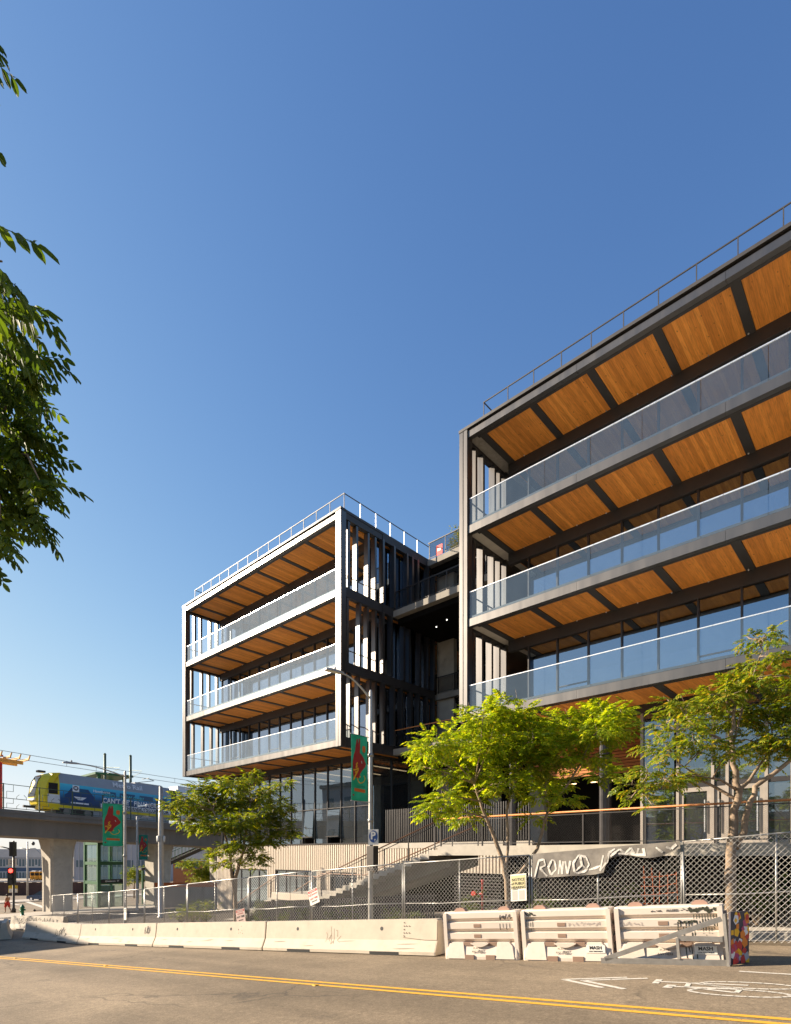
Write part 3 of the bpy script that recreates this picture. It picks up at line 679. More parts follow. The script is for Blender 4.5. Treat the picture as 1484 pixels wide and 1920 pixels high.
tF = thing('bar_fence', 'low dark bar fence in the planting bed below the stair', 'fence', (-27, 17.7, zg(-27)))
for x in np.arange(-27.0, -14.2, .13): MB().box(x - .022, x + .022, 17.68, 17.73, zg(x), zg(x) + 1.25).build('bar', 'dark_steel', tF)
for z in (.15, 1.15): MB().add([(-27.05, 17.735, zg(-27.05) + z), (-14.1, 17.735, zg(-14.1) + z), (-14.1, 17.735, zg(-14.1) + z + .05), (-27.05, 17.735, zg(-27.05) + z + .05), (-27.05, 17.765, zg(-27.05) + z), (-14.1, 17.765, zg(-14.1) + z), (-14.1, 17.765, zg(-14.1) + z + .05), (-27.05, 17.765, zg(-27.05) + z + .05)], [(0,1,2,3),(7,6,5,4),(0,4,5,1),(1,5,6,2),(2,6,7,3),(3,7,4,0)]).build('cross_rail', 'dark_steel', tF)
# ------------------------------------------------------------------ chain-link hire fence, panel by panel
FC = 13.55
def FP(x, t, off=0.0): return Vector((x, FC + SL * x + off, zg(x) + .06 + t))
FX = [-36.4, -33.1, -29.6, -26.2, -22.7, -18.6, -15.2, -11.25, -7.2, -3.67, -0.2]
FH = [1.98, 2.05, 2.12, 2.22, 2.28, 2.32, 2.34, 2.32, 2.24, 2.24, 2.26]
where = ['at the far end beside the viaduct pier', 'carrying a small paper notice by the banner lamp post', 'beside the thick camera pole',
    'with the low seat blocks and thin sapling stakes behind it', 'in front of the twin-stemmed tree', 'in front of the stair landing with the tow sign', 'in front of the parking sign post and stair',
    'behind the concrete barrier end plate, under the leaning trunk', 'hung with the torn grey graffiti cloth', 'in front of the thick tree trunk']
for i in range(len(FX) - 1):
    a, b = FX[i] + .035, FX[i + 1] - .035; ha, hb = FH[i] - .06, FH[i + 1] - .06
    if i >= 8: ha = hb = FH[i] - .06
    t = thing('fence_panel', 'chain link fence panel ' + where[i], 'fence', tuple(FP(a, -.06)), 'chain link panels along the kerb')
    def Q(s, tt, off=0.0, a=a, b=b, ha=ha, hb=hb):
        k = s / (b - a); x = a + s; h = ha + (hb - ha) * k; return FP(x, tt * h, off)
    W = b - a; tilt = (-.05 if i == 9 else 0.0)
    for s in (0.0, W):
        MB().tube([Q(s, -.02), Q(s + (tilt if s == 0 else 0), 1.0)], .022, 8).build('post', 'galvanised', t, True)
    MB().tube([Q(W * .48, 0), Q(W * .48, 1.0)], .02, 8).build('middle_post', 'galvanised', t, True)
    for tt in (1.0, .47, .02):
        MB().tube([Q(0, tt), Q(W * .33, tt - (.012 if tt == .47 else 0)), Q(W * .7, tt + .004), Q(W, tt)], .019 if tt == 1 else .016, 8).build('rail', 'galvanised', t, True)
    mb = MB(); hm = (ha + hb) / 2
    diamond(mb, W, 1.0, 0.115, (.0058 if i < 5 else .005 if i < 7 else .004), lambda s, tt, off: Q(s, tt, off - .02), slope=1.0 / hm * 1.05)
    mb.build('wire_mesh', 'galvanised_wire', t, fix=False)
    MB().lathe([(.16, 0), (.17, .06), (.05, .09)], 10, tuple(FP(b + .03, -.055))).build('base_foot', 'concrete_dark', t)

# torn grey cloth with white spray lettering on one panel
i = 8; a, b = FX[8] + .1, FX[9] - .05
tG = thing('graffiti_cloth', 'torn grey cloth strip sprayed with white letters hanging from fence top rail', 'banner', tuple(FP(a, 0)))
surf('grey_cloth', (0.20, 0.18, 0.155), 0.9, var=0.25, scale=4, stain=0.4)
surf('spray_white', (0.52, 0.49, 0.44), 0.8, var=0.45, scale=9)
n = 40; vs = []; fs = []
def clothP(s, k):
    x = a + (b - a) * s; top = FH[8] - .06
    dep = .56 * (1 - s) ** .7 + .30 + .05 * math.sin(s * 9) if s < .55 else .27 + .05 * math.sin(s * 17) - .1 * max(0, s - .9) * 6
    dep = min(dep, .62); bil = .035 + .03 * math.sin(s * 23 + k * 2) * k
    return FP(x, top + .02 - dep * k, -.05 - bil)
for j in range(n + 1):
    for k in range(7): vs.append(clothP(j / n, k / 6))
for j in range(n):
    for k in range(6): fs.append((j*7+k, (j+1)*7+k, (j+1)*7+k+1, j*7+k+1))
MB().add(vs, fs).build('cloth', 'grey_cloth', tG, True)
gl = [[(.02,.95),(.05,.3),(.09,.25),(.10,.5),(.06,.6),(.11,.95)], [(.15,.3),(.12,.6),(.14,.9),(.18,.7),(.17,.35),(.15,.3)], [(.20,.9),(.21,.35),(.23,.9),(.235,.4)],
      [(.25,.4),(.27,.9),(.29,.4)], [(.32,.85),(.31,.5),(.35,.2),(.40,.3),(.42,.6),(.39,.85),(.34,.9),(.32,.85)], [(.36,.25),(.37,.6),(.41,.8)], [(.37,.6),(.33,.8)],
      [(.52,.3),(.50,.9),(.56,.5),(.60,.2)], [(.57,.85),(.63,.3),(.66,.7)], [(.66,.8),(.70,.25),(.72,.75),(.68,.6)], [(.75,.3),(.74,.8),(.79,.75),(.78,.3)], [(.86,.3),(.90,.75)], [(.92,.4),(.95,.7),(.98,.35)], [(.42,.8),(.50,.7)], [(.62,.75),(.72,.85),(.80,.8)]]
for st in gl:
    P = []; mb = MB()
    for (s0, k0), (s1, k1) in zip(st[:-1], st[1:]): P += [(s0 + (s1 - s0) * q / 5, k0 + (k1 - k0) * q / 5) for q in range(5)]
    P.append(st[-1])
    for (s0, k0), (s1, k1) in zip(P[:-1], P[1:]):
        p, q = clothP(s0, k0), clothP(s1, k1); d = (q - p)
        if d.length < 1e-4: continue
        nrm = d.cross(Vector((0, 1, 0))).normalized() * (.018 + .012 * ((len(st) * 7 + int(s0 * 40)) % 3) / 2); o = Vector((0, -.008, 0)); mb.quad(p - nrm + o, p + nrm + o, q + nrm + o, q - nrm + o)
    mb.build('spray_stroke', 'spray_white', tG, fix=False)
plain('rub_grey', (0.26, 0.225, 0.18), 0.9); plain('stain_brown', (0.28, 0.22, 0.16), 0.9)
# ------------------------------------------------------------------ concrete K-rail barriers
def frame_at(loc, ang, pitch=0.0): return loc, ang, pitch
KR = [(.30, 0), (.30, .075), (.17, .33), (.095, .81), (-.095, .81), (-.17, .33), (-.30, .075), (-.30, 0)]
def kline(x): return 10.20 + .0915 * (x + 7.87)
def krail(x0, x1, label, marks=0, y0=None, y1=None):
    y0 = kline(x0) if y0 is None else y0; y1 = kline(x1) if y1 is None else y1
    p, q = Vector((x0, y0, zg(x0) + .03)), Vector((x1, y1, zg(x1) + .03)); L = (q - p).length; u = (q - p) / L; w = u.cross(Vector((0, 0, 1))).normalized(); up = w.cross(u)
    t = thing('concrete_barrier', label, 'barrier', tuple(p), 'concrete barriers along the road')
    def X(a, b, c): return p + u * a - w * b + up * c             # a along, b across (towards the building), c up
    mb = MB(X); n = len(KR); g = .018
    secs = [(g, .97), (g + .03, 1.0), (L * .25, 1.0), (L * .5, 1.0), (L * .75, 1.0), (L - g - .03, 1.0), (L - g, .97)]
    vs = [(a, b * k, c * (k if c > .5 else 1)) for a, k in secs for b, c in KR]
    fs = [tuple(range(n)), tuple((len(secs)-1)*n + i for i in range(n - 1, -1, -1))]
    for s_ in range(len(secs) - 1):
        for i in range(n): j = (i + 1) % n; fs.append((s_*n+i, s_*n+j, (s_+1)*n+j, (s_+1)*n+i))
    mb.add(vs, fs).build('body', 'barrier_concrete', t)
    for f in (.25, .75):                                          # drainage slots under the foot, lifting holes in the face
        MB(X).box(L*f - .45, L*f + .45, -.306, -.15, -.02, .062).build('drain_slot', 'black', t)
        m = MB(X); c = L * f - .15; b0 = -.128; z0 = .60
        ring = [(c + .05*math.cos(k*math.pi/5), b0 - .0015 - (.0), z0 + .05*math.sin(k*math.pi/5)) for k in range(10)]
        m.add([(a, -.170 + (z - .33) * .15625 - .004, z) for a, b, z in ring], [tuple(range(10))]).build('lifting_hole', 'black', t)
    rs = random.Random(int(x0 * 10))
    def face0(a, z): return X(a, -(.17 - (z - .33) * .15625) - .003, z) if z > .33 else X(a, -(.30 - (z - .075) * .51) - .003, z)
    for k in range(5):                                            # tyre rubs and chips along the lower face
        a = rs.uniform(.4, L - .9); z = rs.uniform(.10, .30); mb2 = MB(); w2 = rs.uniform(.25, .8); hh = rs.uniform(.006, .016)
        for q in range(6): a0, a1 = a + w2 * q / 6, a + w2 * (q + 1) / 6; h0, h1 = hh * math.sin(math.pi * q / 6), hh * math.sin(math.pi * (q + 1) / 6); mb2.quad(face0(a0, z + .02 * q / 6 - h0), face0(a1, z + .02 * (q + 1) / 6 - h1), face0(a1, z + .02 * (q + 1) / 6 + h1), face0(a0, z + .02 * q / 6 + h0))
        mb2.build('tyre_rub', 'rub_grey', t, fix=False)
    def face(a, z): return X(a, -(.17 - (z - .33) * .15625) - .005, z) if z > .33 else X(a, -(.30 - (z - .075) * .51) - .005, z)
    return t, face, L
def strokes(t, face, pts_list, w, mat, name='graffiti_stroke'):
    for pts in pts_list:
        mb = MB(); P = []
        for (a0, b0), (a1, b1) in zip(pts[:-1], pts[1:]): P += [(a0 + (a1-a0)*k/4, b0 + (b1-b0)*k/4) for k in range(4)]
        P.append(pts[-1])
        for (a0, b0), (a1, b1) in zip(P[:-1], P[1:]):
            p, q = face(a0, b0), face(a1, b1); d = q - p
            if d.length < 1e-4: continue
            up = (face(a0, b0 + .05) - p).normalized(); sd = (face(a0 + .05, b0) - p).normalized(); nn = sd.cross(up)
            nr = nn.cross(d).normalized() * w / 2; mb.quad(p - nr, p + nr, q + nr, q - nr)
        mb.build(name, mat, t, fix=False)
def scrawl(a, b, w, h, n, seed):
    r = random.Random(seed); out = []
    for i in range(n):
        x = a + w * i / n; k = r.randint(3, 5)
        out.append([(x + r.uniform(0, w / n * 1.3), b + r.uniform(0, h)) for _ in range(k)])
    return out
t, f, L = krail(-13.93, -7.93, 'concrete barrier with a bolted steel end plate next to the white plastic barriers', 0)
MB().add([tuple(f(L - a, z) + Vector((0, -.012, 0))) for a, z in ((1.02, .78), (.02, .79), (.02, .34), (.35, .34), (1.02, .40))], [(0, 1, 2, 3, 4)]).build('end_plate', 'barrier_concrete', t, fix=False)
for a, z in ((.95, .74), (.95, .66), (.88, .66), (.80, .66), (.95, .58), (.95, .50), (.88, .50), (.80, .50), (.95, .43)):
    o = f(L - a, z) + Vector((0, -.02, 0)); MB().lathe([(.0, 0), (.014, 0)], 6).v
    MB().add([(o.x + .016*math.cos(k), o.y - .004, o.z + .016*math.sin(k)) for k in np.linspace(0, 5.5, 7)], [tuple(range(7))]).build('bolt', 'black', t, fix=False)
strokes(t, f, scrawl(2.4, .2, .6, .5, 5, 3), .01, 'stain_brown', 'scuff')
t, f, L = krail(-19.95, -13.95, 'concrete barrier with a small cluster of drilled holes in front of the fallen tow sign')
for k in range(7):
    o = f(4.9 + random.uniform(-.15, .2), .45 + random.uniform(0, .28)); MB().add([(o.x + .013*math.cos(q), o.y - .002, o.z + .013*math.sin(q)) for q in np.linspace(0, 5.3, 6)], [tuple(range(6))]).build('drilled_hole', 'black', t, fix=False)
t, f, L = krail(-25.97, -19.97, 'concrete barrier with small black scribbles at its far end')
strokes(t, f, scrawl(5.25, .42, .4, .3, 7, 5), .018, 'dark_print')
t, f, L = krail(-31.99, -25.99, 'half shaded concrete barrier sprayed with a black tag')
strokes(t, f, scrawl(3.6, .25, 1.1, .36, 8, 8), .035, 'dark_print')
krail(-36.2, -32.1, 'short concrete barrier in shade turned towards the pier', 0, 8.0, 7.0)
krail(-41.2, -36.4, 'shaded concrete barrier at the far bend of the row', 0, 6.95, 4.9)
t, f, L = krail(-40.0, -33.8, 'graffiti covered concrete barrier behind the row beside the fence end', 0, 9.2, 10.2)
strokes(t, f, scrawl(.8, .35, 2.6, .4, 12, 21), .03, 'dark_print'); strokes(t, f, scrawl(3.4, .35, 2.4, .4, 12, 22), .03, 'dark_print')

# ------------------------------------------------------------------ white water-filled plastic barriers
def plastic_barrier(p, q, label, seed, mash=True):
    p = Vector((p[0], p[1], zg(p[0]) + .01)); q = Vector((q[0], q[1], zg(q[0]) + .01)); L = (q - p).length; u = (q - p) / L
    w = u.cross(Vector((0, 0, 1))).normalized(); up = w.cross(u)
    def X(a, b, c): return p + u * a - w * b + up * c
    t = thing('plastic_barrier', label, 'barrier', tuple(p), 'water filled plastic barriers')
    # stepped front and back: proud bands with sloped ledges between them
    prof = [(.30, 0), (.30, .06), (.235, .33), (.16, .345), (.16, .36), (.225, .425), (.225, .545), (.155, .565), (.155, .585), (.215, .64), (.215, .765), (.145, .785), (.145, .805), (.20, .86), (.195, .97), (.17, 1.0)]
    full = prof + [(-b, c) for b, c in prof[::-1]]; n = len(full)
    e = .05
    mb = MB(X); secs = [(.004, .80), (e, 1.0), (L - e, 1.0), (L - .004, .80)]
    vs = [(a, b * k, c) for a, k in secs for b, c in full]
    fs = [tuple(range(n)), tuple(3*n + i for i in range(n - 1, -1, -1))]
    for s_ in range(3):
        for i in range(n): j = (i + 1) % n; fs.append((s_*n+i, s_*n+j, (s_+1)*n+j, (s_+1)*n+i))
    mb.add(vs, fs).build('body', 'barrier_plastic', t)
    for a0, a1 in ((.005, .085), (L - .085, L - .005)):            # end columns standing proud of the bands
        MB(X).add([(a0, -.262, .0), (a1, -.262, .0), (a1, -.238, .98), (a0, -.238, .98), (a0, .262, 0), (a1, .262, 0), (a1, .238, .98), (a0, .238, .98)],
                  [(0,1,2,3),(4,7,6,5),(0,4,5,1),(1,5,6,2),(2,6,7,3),(3,7,4,0)]).build('end_column', 'barrier_plastic', t)
    # foot: flared cheeks with a dished middle and fork openings
    ck = [(.09, .02), (.50, .02), (.46, .36), (.20, .36), (.13, .28)]
    for mir in (0, 1):
        pts = [((L - a) if mir else a, c) for a, c in ck]
        if mir: pts = pts[::-1]
        k = len(pts); fb = lambda c: -.318 + (c - .02) * .17
        MB(X).add([(a, fb(c), c) for a, c in pts] + [(a, -.16, c) for a, c in pts], [tuple(range(k)), tuple(range(2*k-1, k-1, -1))] + [(i, k+i, k+(i+1) % k, (i+1) % k) for i in range(k)]).build('foot_cheek', 'barrier_plastic', t)
    dish = [(L*.38 + (L*.24) * i / 8, .33 - .07 * math.sin(math.pi * i / 8)) for i in range(9)]; dt = [(a, .345) for a, c in dish[::-1]]
    pts = dish + dt; k = len(pts)
    MB(X).add([(a, -.30, c) for a, c in pts] + [(a, -.15, c) for a, c in pts], [tuple(range(k)), tuple(range(2*k-1, k-1, -1))] + [(i, k+i, k+(i+1) % k, (i+1) % k) for i in range(k)]).build('moulded_dish', 'barrier_plastic', t)
    for c0 in (L * .30, L * .58):
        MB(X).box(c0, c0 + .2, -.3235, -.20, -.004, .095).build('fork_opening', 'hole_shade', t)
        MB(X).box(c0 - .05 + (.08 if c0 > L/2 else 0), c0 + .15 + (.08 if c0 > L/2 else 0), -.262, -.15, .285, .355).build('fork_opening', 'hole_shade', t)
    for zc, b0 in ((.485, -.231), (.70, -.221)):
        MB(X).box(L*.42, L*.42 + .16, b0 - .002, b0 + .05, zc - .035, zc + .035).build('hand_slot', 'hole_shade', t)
    for c0 in (L * .20, L * .80):                                  # filler lugs on top
        m = MB(X); pr = [(-.13, .99), (.13, .99), (.12, 1.04), (.07, 1.075), (-.07, 1.075), (-.12, 1.04)]
        k = 6; m.add([(c0 + a, -.07, c) for a, c in pr] + [(c0 + a, .07, c) for a, c in pr], [tuple(range(k)), tuple(range(2*k-1, k-1, -1))] + [(i, k+i, k+(i+1) % k, (i+1) % k) for i in range(k)])
        m.build('filler_lug', 'plastic_lug', t)
    for z in (.15, .42, .62, .82):                                 # interlocking knuckles at the joint
        MB(X).box(L - .004, L + .045, -.10, .10, z - .06, z + .06).build('knuckle', 'plastic_lug', t)
    def face(a, z):
        c = np.interp(z, [0, .06, .33, .36, .425, .545, .585, .64, .765, .805, .86, .97], [.30, .30, .235, .16, .225, .225, .155, .215, .215, .145, .20, .195])
        if z < .36 and (a < .5 or a > L - .5): c = max(c, .322 - (z - .02) * .17)
        return X(a, -c - .006, z)
    if mash:
        o = face(L - .30, .245)
        pl = MB(X); pl.box(L - .47, L - .13, -.302, -.292, .17, .31); pl.build('label_plate', 'paper_white', t)
        text('lettering', 'MASH', .085, X(L - .30, -.3045, .265), u, up, 'dark_print', t, bold=.002)
        text('lettering', 'LOW TREATMENT', .03, X(L - .30, -.3045, .20), u, up, 'dark_print', t)
    text('stencil', 'PLACE', .055, face(L * .47, .235) + Vector((0, -.045, 0)), u, up, 'dark_print', t)
    text('stencil', 'ANY HERE', .055, face(L * .47, .165) + Vector((0, -.02, 0)), u, up, 'dark_print', t)
    return t, face, L, X, u, up
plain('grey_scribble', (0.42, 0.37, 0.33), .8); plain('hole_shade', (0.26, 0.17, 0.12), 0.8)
plain('green_black_paint', (0.035, 0.037, 0.02), 0.6)
WB = [(-7.57, 9.99), (-5.86, 10.31), (-4.08, 10.55), (-2.29, 10.90)]
def wl(i): return WB[i]
t, f, L, *_ = plastic_barrier((-7.55, 9.98), (-5.90, 10.30), 'dirty white plastic barrier butting against the concrete barrier end', 1, False)
strokes(t, f, scrawl(1.28, .80, .28, .15, 5, 31), .016, 'dark_print'); strokes(t, f, [[(1.30 + k*.07, .74), (1.30 + k*.07, .60 + .05*(k % 2))] for k in range(4)], .012, 'dark_print', 'paint_drip')
t, f, L, *_ = plastic_barrier((-5.82, 10.31), (-4.10, 10.60), 'middle white plastic barrier with pale scribble between two alike', 2)
strokes(t, f, scrawl(.05, .88, .25, .08, 4, 41), .018, 'green_black_paint'); strokes(t, f, [[(.06 + k*.045, .80), (.06 + k*.045, .56 + .06*(k % 3))] for k in range(5)], .012, 'green_black_paint', 'paint_drip')
strokes(t, f, scrawl(.95, .66, .62, .09, 9, 42), .010, 'grey_scribble')
t3, f, L, X3, u3, up3 = plastic_barrier((-4.04, 10.61), (-2.32, 10.91), 'white plastic barrier with dripping dark green paint behind the galvanised wedge frame', 3)
strokes(t3, f, scrawl(1.22, .86, .48, .10, 8, 51), .05, 'green_black_paint')
strokes(t3, f, scrawl(1.05, .70, .3, .05, 4, 52), .045, 'green_black_paint')
strokes(t3, f, [[(1.05 + k*.043, .84 if k > 5 else .72), (1.05 + k*.043, .84 - .12 - random.Random(k).uniform(.05, .38))] for k in range(15)], .014, 'green_black_paint', 'paint_drip')
text('scrawled_word', 'ALLEED', .06, f(.98, .92), u3, up3, 'dark_print', t3)
strokes(t3, f, scrawl(.60, .90, .22, .03, 4, 53), .012, 'dark_print'); strokes(t3, f, scrawl(1.10, .90, .2, .05, 5, 54), .009, 'dark_print')
strokes(t3, f, scrawl(.98, .67, .30, .06, 7, 55), .009, 'dark_print'); strokes(t3, f, scrawl(.06, .66, .42, .08, 7, 56), .011, 'grey_scribble')
strokes(t3, f, [[(1.15, .30), (1.16, .10)], [(1.24, .30), (1.25, .06)], [(1.2, .28), (1.21, .2)], [(1.32, .2), (1.32, .1)]], .016, 'green_black_paint', 'paint_drip')

# galvanised wedge with a stickered end board at the last plastic barrier
plain('sticker_dark', (.05, .045, .06), .5)
tN = thing('wedge_frame', 'galvanised triangular steel wedge frame with a sticker covered end board', 'barrier end', tuple(X3(L, -.4, 0)))
F = lambda a, c, b=-.42: X3(a, b, c)
for nm, a, b, w_ in (('bottom_rail', F(-.25, .05), F(L + .02, .05), .10), ('sloping_rail', F(-.18, .08), F(L - .02, .78), .085), ('end_post', F(L + .03, .0), F(L + .03, .86), .12),
                     ('brace', F(L * .60, .10), F(L * .60, .46), .07), ('middle_rail', F(L * .60, .46), F(L - .03, .44), .085)):
    MB().beam(a, b, .045, w_, up=(0, -1, .0) if nm in ('end_post', 'brace') else (0, 0, 1)).build(nm, 'galvanised', tN)
EB = X3(L + .02, -.475, 0); eu = Vector((.38, .925, 0)).normalized(); en = Vector((eu.y, -eu.x, 0))
def EBP(b, c, k): return EB + eu * b + Vector((0, 0, c)) + en * k
MB().add([EBP(b, c, k) for k in (0, .035) for b, c in ((0, .03), (.47, .03), (.47, .9), (0, .9))], [(0,1,2,3),(7,6,5,4),(0,4,5,1),(1,5,6,2),(2,6,7,3),(3,7,4,0)]).build('end_board', 'sticker_dark', tN)
MB(X3).box(L - .2, L + .06, -.05, .02, 0, .08).build('rear_skid', 'galvanised', tN)
r = random.Random(4); scol = ['sticker_yellow', 'sticker_orange', 'sticker_red', 'sticker_white', 'sticker_magenta', 'sticker_yellow', 'sticker_red']
for nm, c in (('sticker_yellow', (.85, .45, .01)), ('sticker_orange', (.75, .22, .02)), ('sticker_red', (.55, .04, .03)), ('sticker_white', (.75, .72, .70)), ('sticker_magenta', (.45, .06, .14)), ('sticker_grey', (.4, .38, .4))): plain(nm, c, .45)
for k in range(46):
    b = r.uniform(.02, .45); c = r.uniform(.06, .86); s = r.uniform(.035, .085); an = r.uniform(0, 1.5); m = 5 if k % 3 else 4
    pts = [EBP(max(.008, min(.462, b + s * math.cos(an + q * 6.283 / m))), max(.04, min(.892, c + s * 1.15 * math.sin(an + q * 6.283 / m))), .0362 + k * .0002) for q in range(m)]
    MB().poly(pts).build('sticker', scol[k % 7] if k % 9 else 'sticker_grey', tN, fix=False)

# ------------------------------------------------------------------ painted marks on the road
tY = []
def sheet(name, f0, f1, x0, x1, mat, label, dz=.011):
    mb = strip(name, x0, x1, f0, f1, dz, mat, step=1.0); o = mb.build(name, mat); return tag(o, label, 'road marking')
def worn(name, col, lo, hi):
    m, t, o = nt(name); b = N(t, 'ShaderNodeBsdfPrincipled', Roughness=.7); tr = N(t, 'ShaderNodeBsdfTransparent'); mx = N(t, 'ShaderNodeMixShader')
    tc = N(t, 'ShaderNodeTexCoord'); n1 = N(t, 'ShaderNodeTexNoise', Scale=14.0, Detail=8.0, Roughness=.8); t.links.new(tc.outputs['Object'], n1.inputs['Vector'])
    rr = ramp(t, n1.outputs[0], [(lo, (0,) * 3), (hi, (1,) * 3)]); b.inputs['Base Color'].default_value = (*col, 1)
    t.links.new(rr.outputs[0], mx.inputs[0]); t.links.new(tr.outputs[0], mx.inputs[1]); t.links.new(b.outputs[0], mx.inputs[2]); t.links.new(mx.outputs[0], o.inputs[0])
worn('worn_yellow', (.62, .33, .03), .33, .42); worn('worn_white', (.56, .52, .45), .34, .46)
YC = 7.15
sheet('yellow_line', LN(YC), LN(YC + .105), -45, 14, 'worn_yellow', 'yellow centre line nearer the barriers')
sheet('yellow_line', LN(YC - .23), LN(YC - .125), -45, 14, 'worn_yellow', 'yellow centre line farther from the barriers')
wl0 = [atG(1385, 1823), atG(1484, 1829)]
sl_ = (wl0[1].y - wl0[0].y) / (wl0[1].x - wl0[0].x)
sheet('white_edge_line', lambda x: wl0[0].y + sl_ * (x - wl0[0].x), lambda x: wl0[0].y + .08 + sl_ * (x - wl0[0].x), wl0[0].x, 8, 'worn_white', 'thin white edge line beside the wedge frame')
# bike lane arrow: two chevrons and a bicycle, long axis along the street
def RM(a, b): # a along -X (travel), b across: metres from the bicycle's wheel end
    x = BX - a; return Vector((x, BY + SL * (x - BX) + b, zg(x) + .012))
BX = -1.16; BY = 8.62; p_ = Vector((BX, BY, zg(BX)))
tM = thing('bike_lane_marking', 'white painted bicycle with double chevron on the road beside the plastic barriers', 'road marking', tuple(p_))
def mark(name, pts): MB().poly([RM(a, b) for a, b in pts]).build(name, 'worn_white', tM, fix=False)
def line(name, pts, w, closed=False):
    P = [Vector(p) for p in pts]; n_ = len(P); mb = MB()
    for i in range(n_ if closed else n_ - 1):
        p, q = P[i], P[(i + 1) % n_]; d = (q - p).normalized(); nn = Vector((-d.y, d.x)) * w / 2; p2 = p - d * w * .2; q2 = q + d * w * .2
        mb.quad(RM(*(p2 - nn)), RM(*(p2 + nn)), RM(*(q2 + nn)), RM(*(q2 - nn)))
    mb.build(name, 'worn_white', tM, fix=False)
for cb in (-.26, .30):                                            # wheels
    line('wheel', [(.50 + .56 * math.cos(q * math.pi / 12), cb + .225 * math.sin(q * math.pi / 12)) for q in range(24)], .06, True)
for p, q in (((.52, -.26), (1.15, -.06)), ((1.15, -.06), (.52, .02)), ((.52, .02), (.52, -.26)), ((.52, .02), (1.20, .26)), ((1.15, -.06), (1.20, .26)), ((1.15, -.06), (1.36, -.08))): line('frame_tube', [p, q], .065)
line('fork', [(.50, .30), (1.62, .24)], .065); line('handlebar', [(1.60, .10), (1.64, .40)], .09); mark('saddle', [(1.30, -.20), (1.42, -.20), (1.42, .04), (1.30, .04)])
for o in (0, .30):
    line('chevron', [(1.84 + o, -.46), (2.62 + o, .0), (1.84 + o, .46)], .085)
for (px, py), wh in zip(((199, 1811.5), (592, 1848), (30, 1797)), ('small yellow road stud across from the barrier with black scribbles', 'small yellow road stud across from the barrier with the steel end plate', 'small yellow road stud across from the shaded far barriers')):
    p = atG(px, py, .006); tag(MB().cham(p.x - .05, p.x + .05, p.y - .05, p.y + .05, p.z, p.z + .02, .012).build('road_stud', 'worn_yellow'), wh, 'road stud', 'road studs along the centre line')
# ------------------------------------------------------------------ trees
surf('bark', (0.30, 0.22, 0.15), 0.85, var=0.35, scale=7, bump=0.7, bscale=30, stain=0.3)
surf('bark_grey', (0.24, 0.175, 0.12), 0.85, var=0.4, scale=9, bump=0.6, bscale=35, stain=0.35)
leafmat('leaf_bright', [(.12, .185, .012), (.18, .265, .014), (.235, .32, .016), (.32, .38, .02), (.42, .37, .03)], .54)
leafmat('leaf_mid', [(.08, .125, .014), (.12, .18, .016), (.165, .225, .018), (.24, .275, .024), (.40, .27, .035)], .46)
leafmat('leaf_deep', [(.06, .10, .010), (.095, .145, .012), (.135, .19, .014), (.20, .24, .018), (.33, .27, .025)], .46)
leafmat('leaf_near', [(.035, .065, .012), (.055, .095, .013), (.08, .125, .014), (.11, .155, .015)], .5, .6)
leafmat('leaf_shrub', [(.03, .06, .012), (.06, .10, .015), (.11, .16, .02), (.18, .2, .03)], .35)
def leaf_template(pairs, length, ll, lw, droop, hang, fine=False, seed=0):
    """compound leaf along +X: leaflets in pairs hanging from a drooping rachis"""
    r = random.Random(seed); V = []; Fc = []
    def rach(s): return Vector((length * s * (1 - .12 * droop * s), 0, -droop * length * .5 * s * s))
    def leaflet(p, d, n, L, W):
        d = d.normalized(); sd = d.cross(n).normalized(); up = sd.cross(d)
        o = len(V)
        if fine:
            prof = [(.14, .30), (.38, .5), (.68, .42), (.88, .2)]
            V.append(p); V.append(p + d * L)
            for t_, w_ in prof: V.append(p + d * L * t_ + sd * W * w_ + up * W * .22)
            for t_, w_ in prof: V.append(p + d * L * t_ - sd * W * w_ + up * W * .22)
            Fc.append((o, o+2, o+3, o+4, o+5, o+1)); Fc.append((o+1, o+9, o+8, o+7, o+6, o))
        else:
            V.extend([p, p + d * L * .42 + sd * W * .5 + up * W * .2, p + d * L, p + d * L * .42 - sd * W * .5 + up * W * .2])
            Fc.append((o, o+1, o+2)); Fc.append((o, o+2, o+3))
    for i in range(pairs):
        s = .2 + .75 * i / max(1, pairs - 1); p = rach(s); k = 1 - .35 * abs(s - .5)
        for sg in (-1, 1):
            d = Vector((.40 + r.uniform(-.15, .15), sg * (.75 + r.uniform(-.2, .2)), -hang + r.uniform(-.2, .2)))
            leaflet(p, d, Vector((r.uniform(-.3, .3), r.uniform(-.3, .3), 1)), ll * k * r.uniform(.85, 1.12), lw * k)
    leaflet(rach(1.0), Vector((1, r.uniform(-.2, .2), -droop - hang * .5)), Vector((0, 0, 1)), ll, lw)
    # the rachis as a thin three-sided stalk
    rr = .0022 if fine else .003; o = len(V); seg = 5 if fine else 2
    for i in range(seg + 1):
        p = rach(i / seg)
        for q in range(3): V.append(p + Vector((0, math.cos(q * 2.094), math.sin(q * 2.094))) * rr)
    for i in range(seg):
        for q in range(3): Fc.append((o+i*3+q, o+i*3+(q+1) % 3, o+(i+1)*3+(q+1) % 3, o+(i+1)*3+q))
    return np.array([tuple(v) for v in V]), Fc
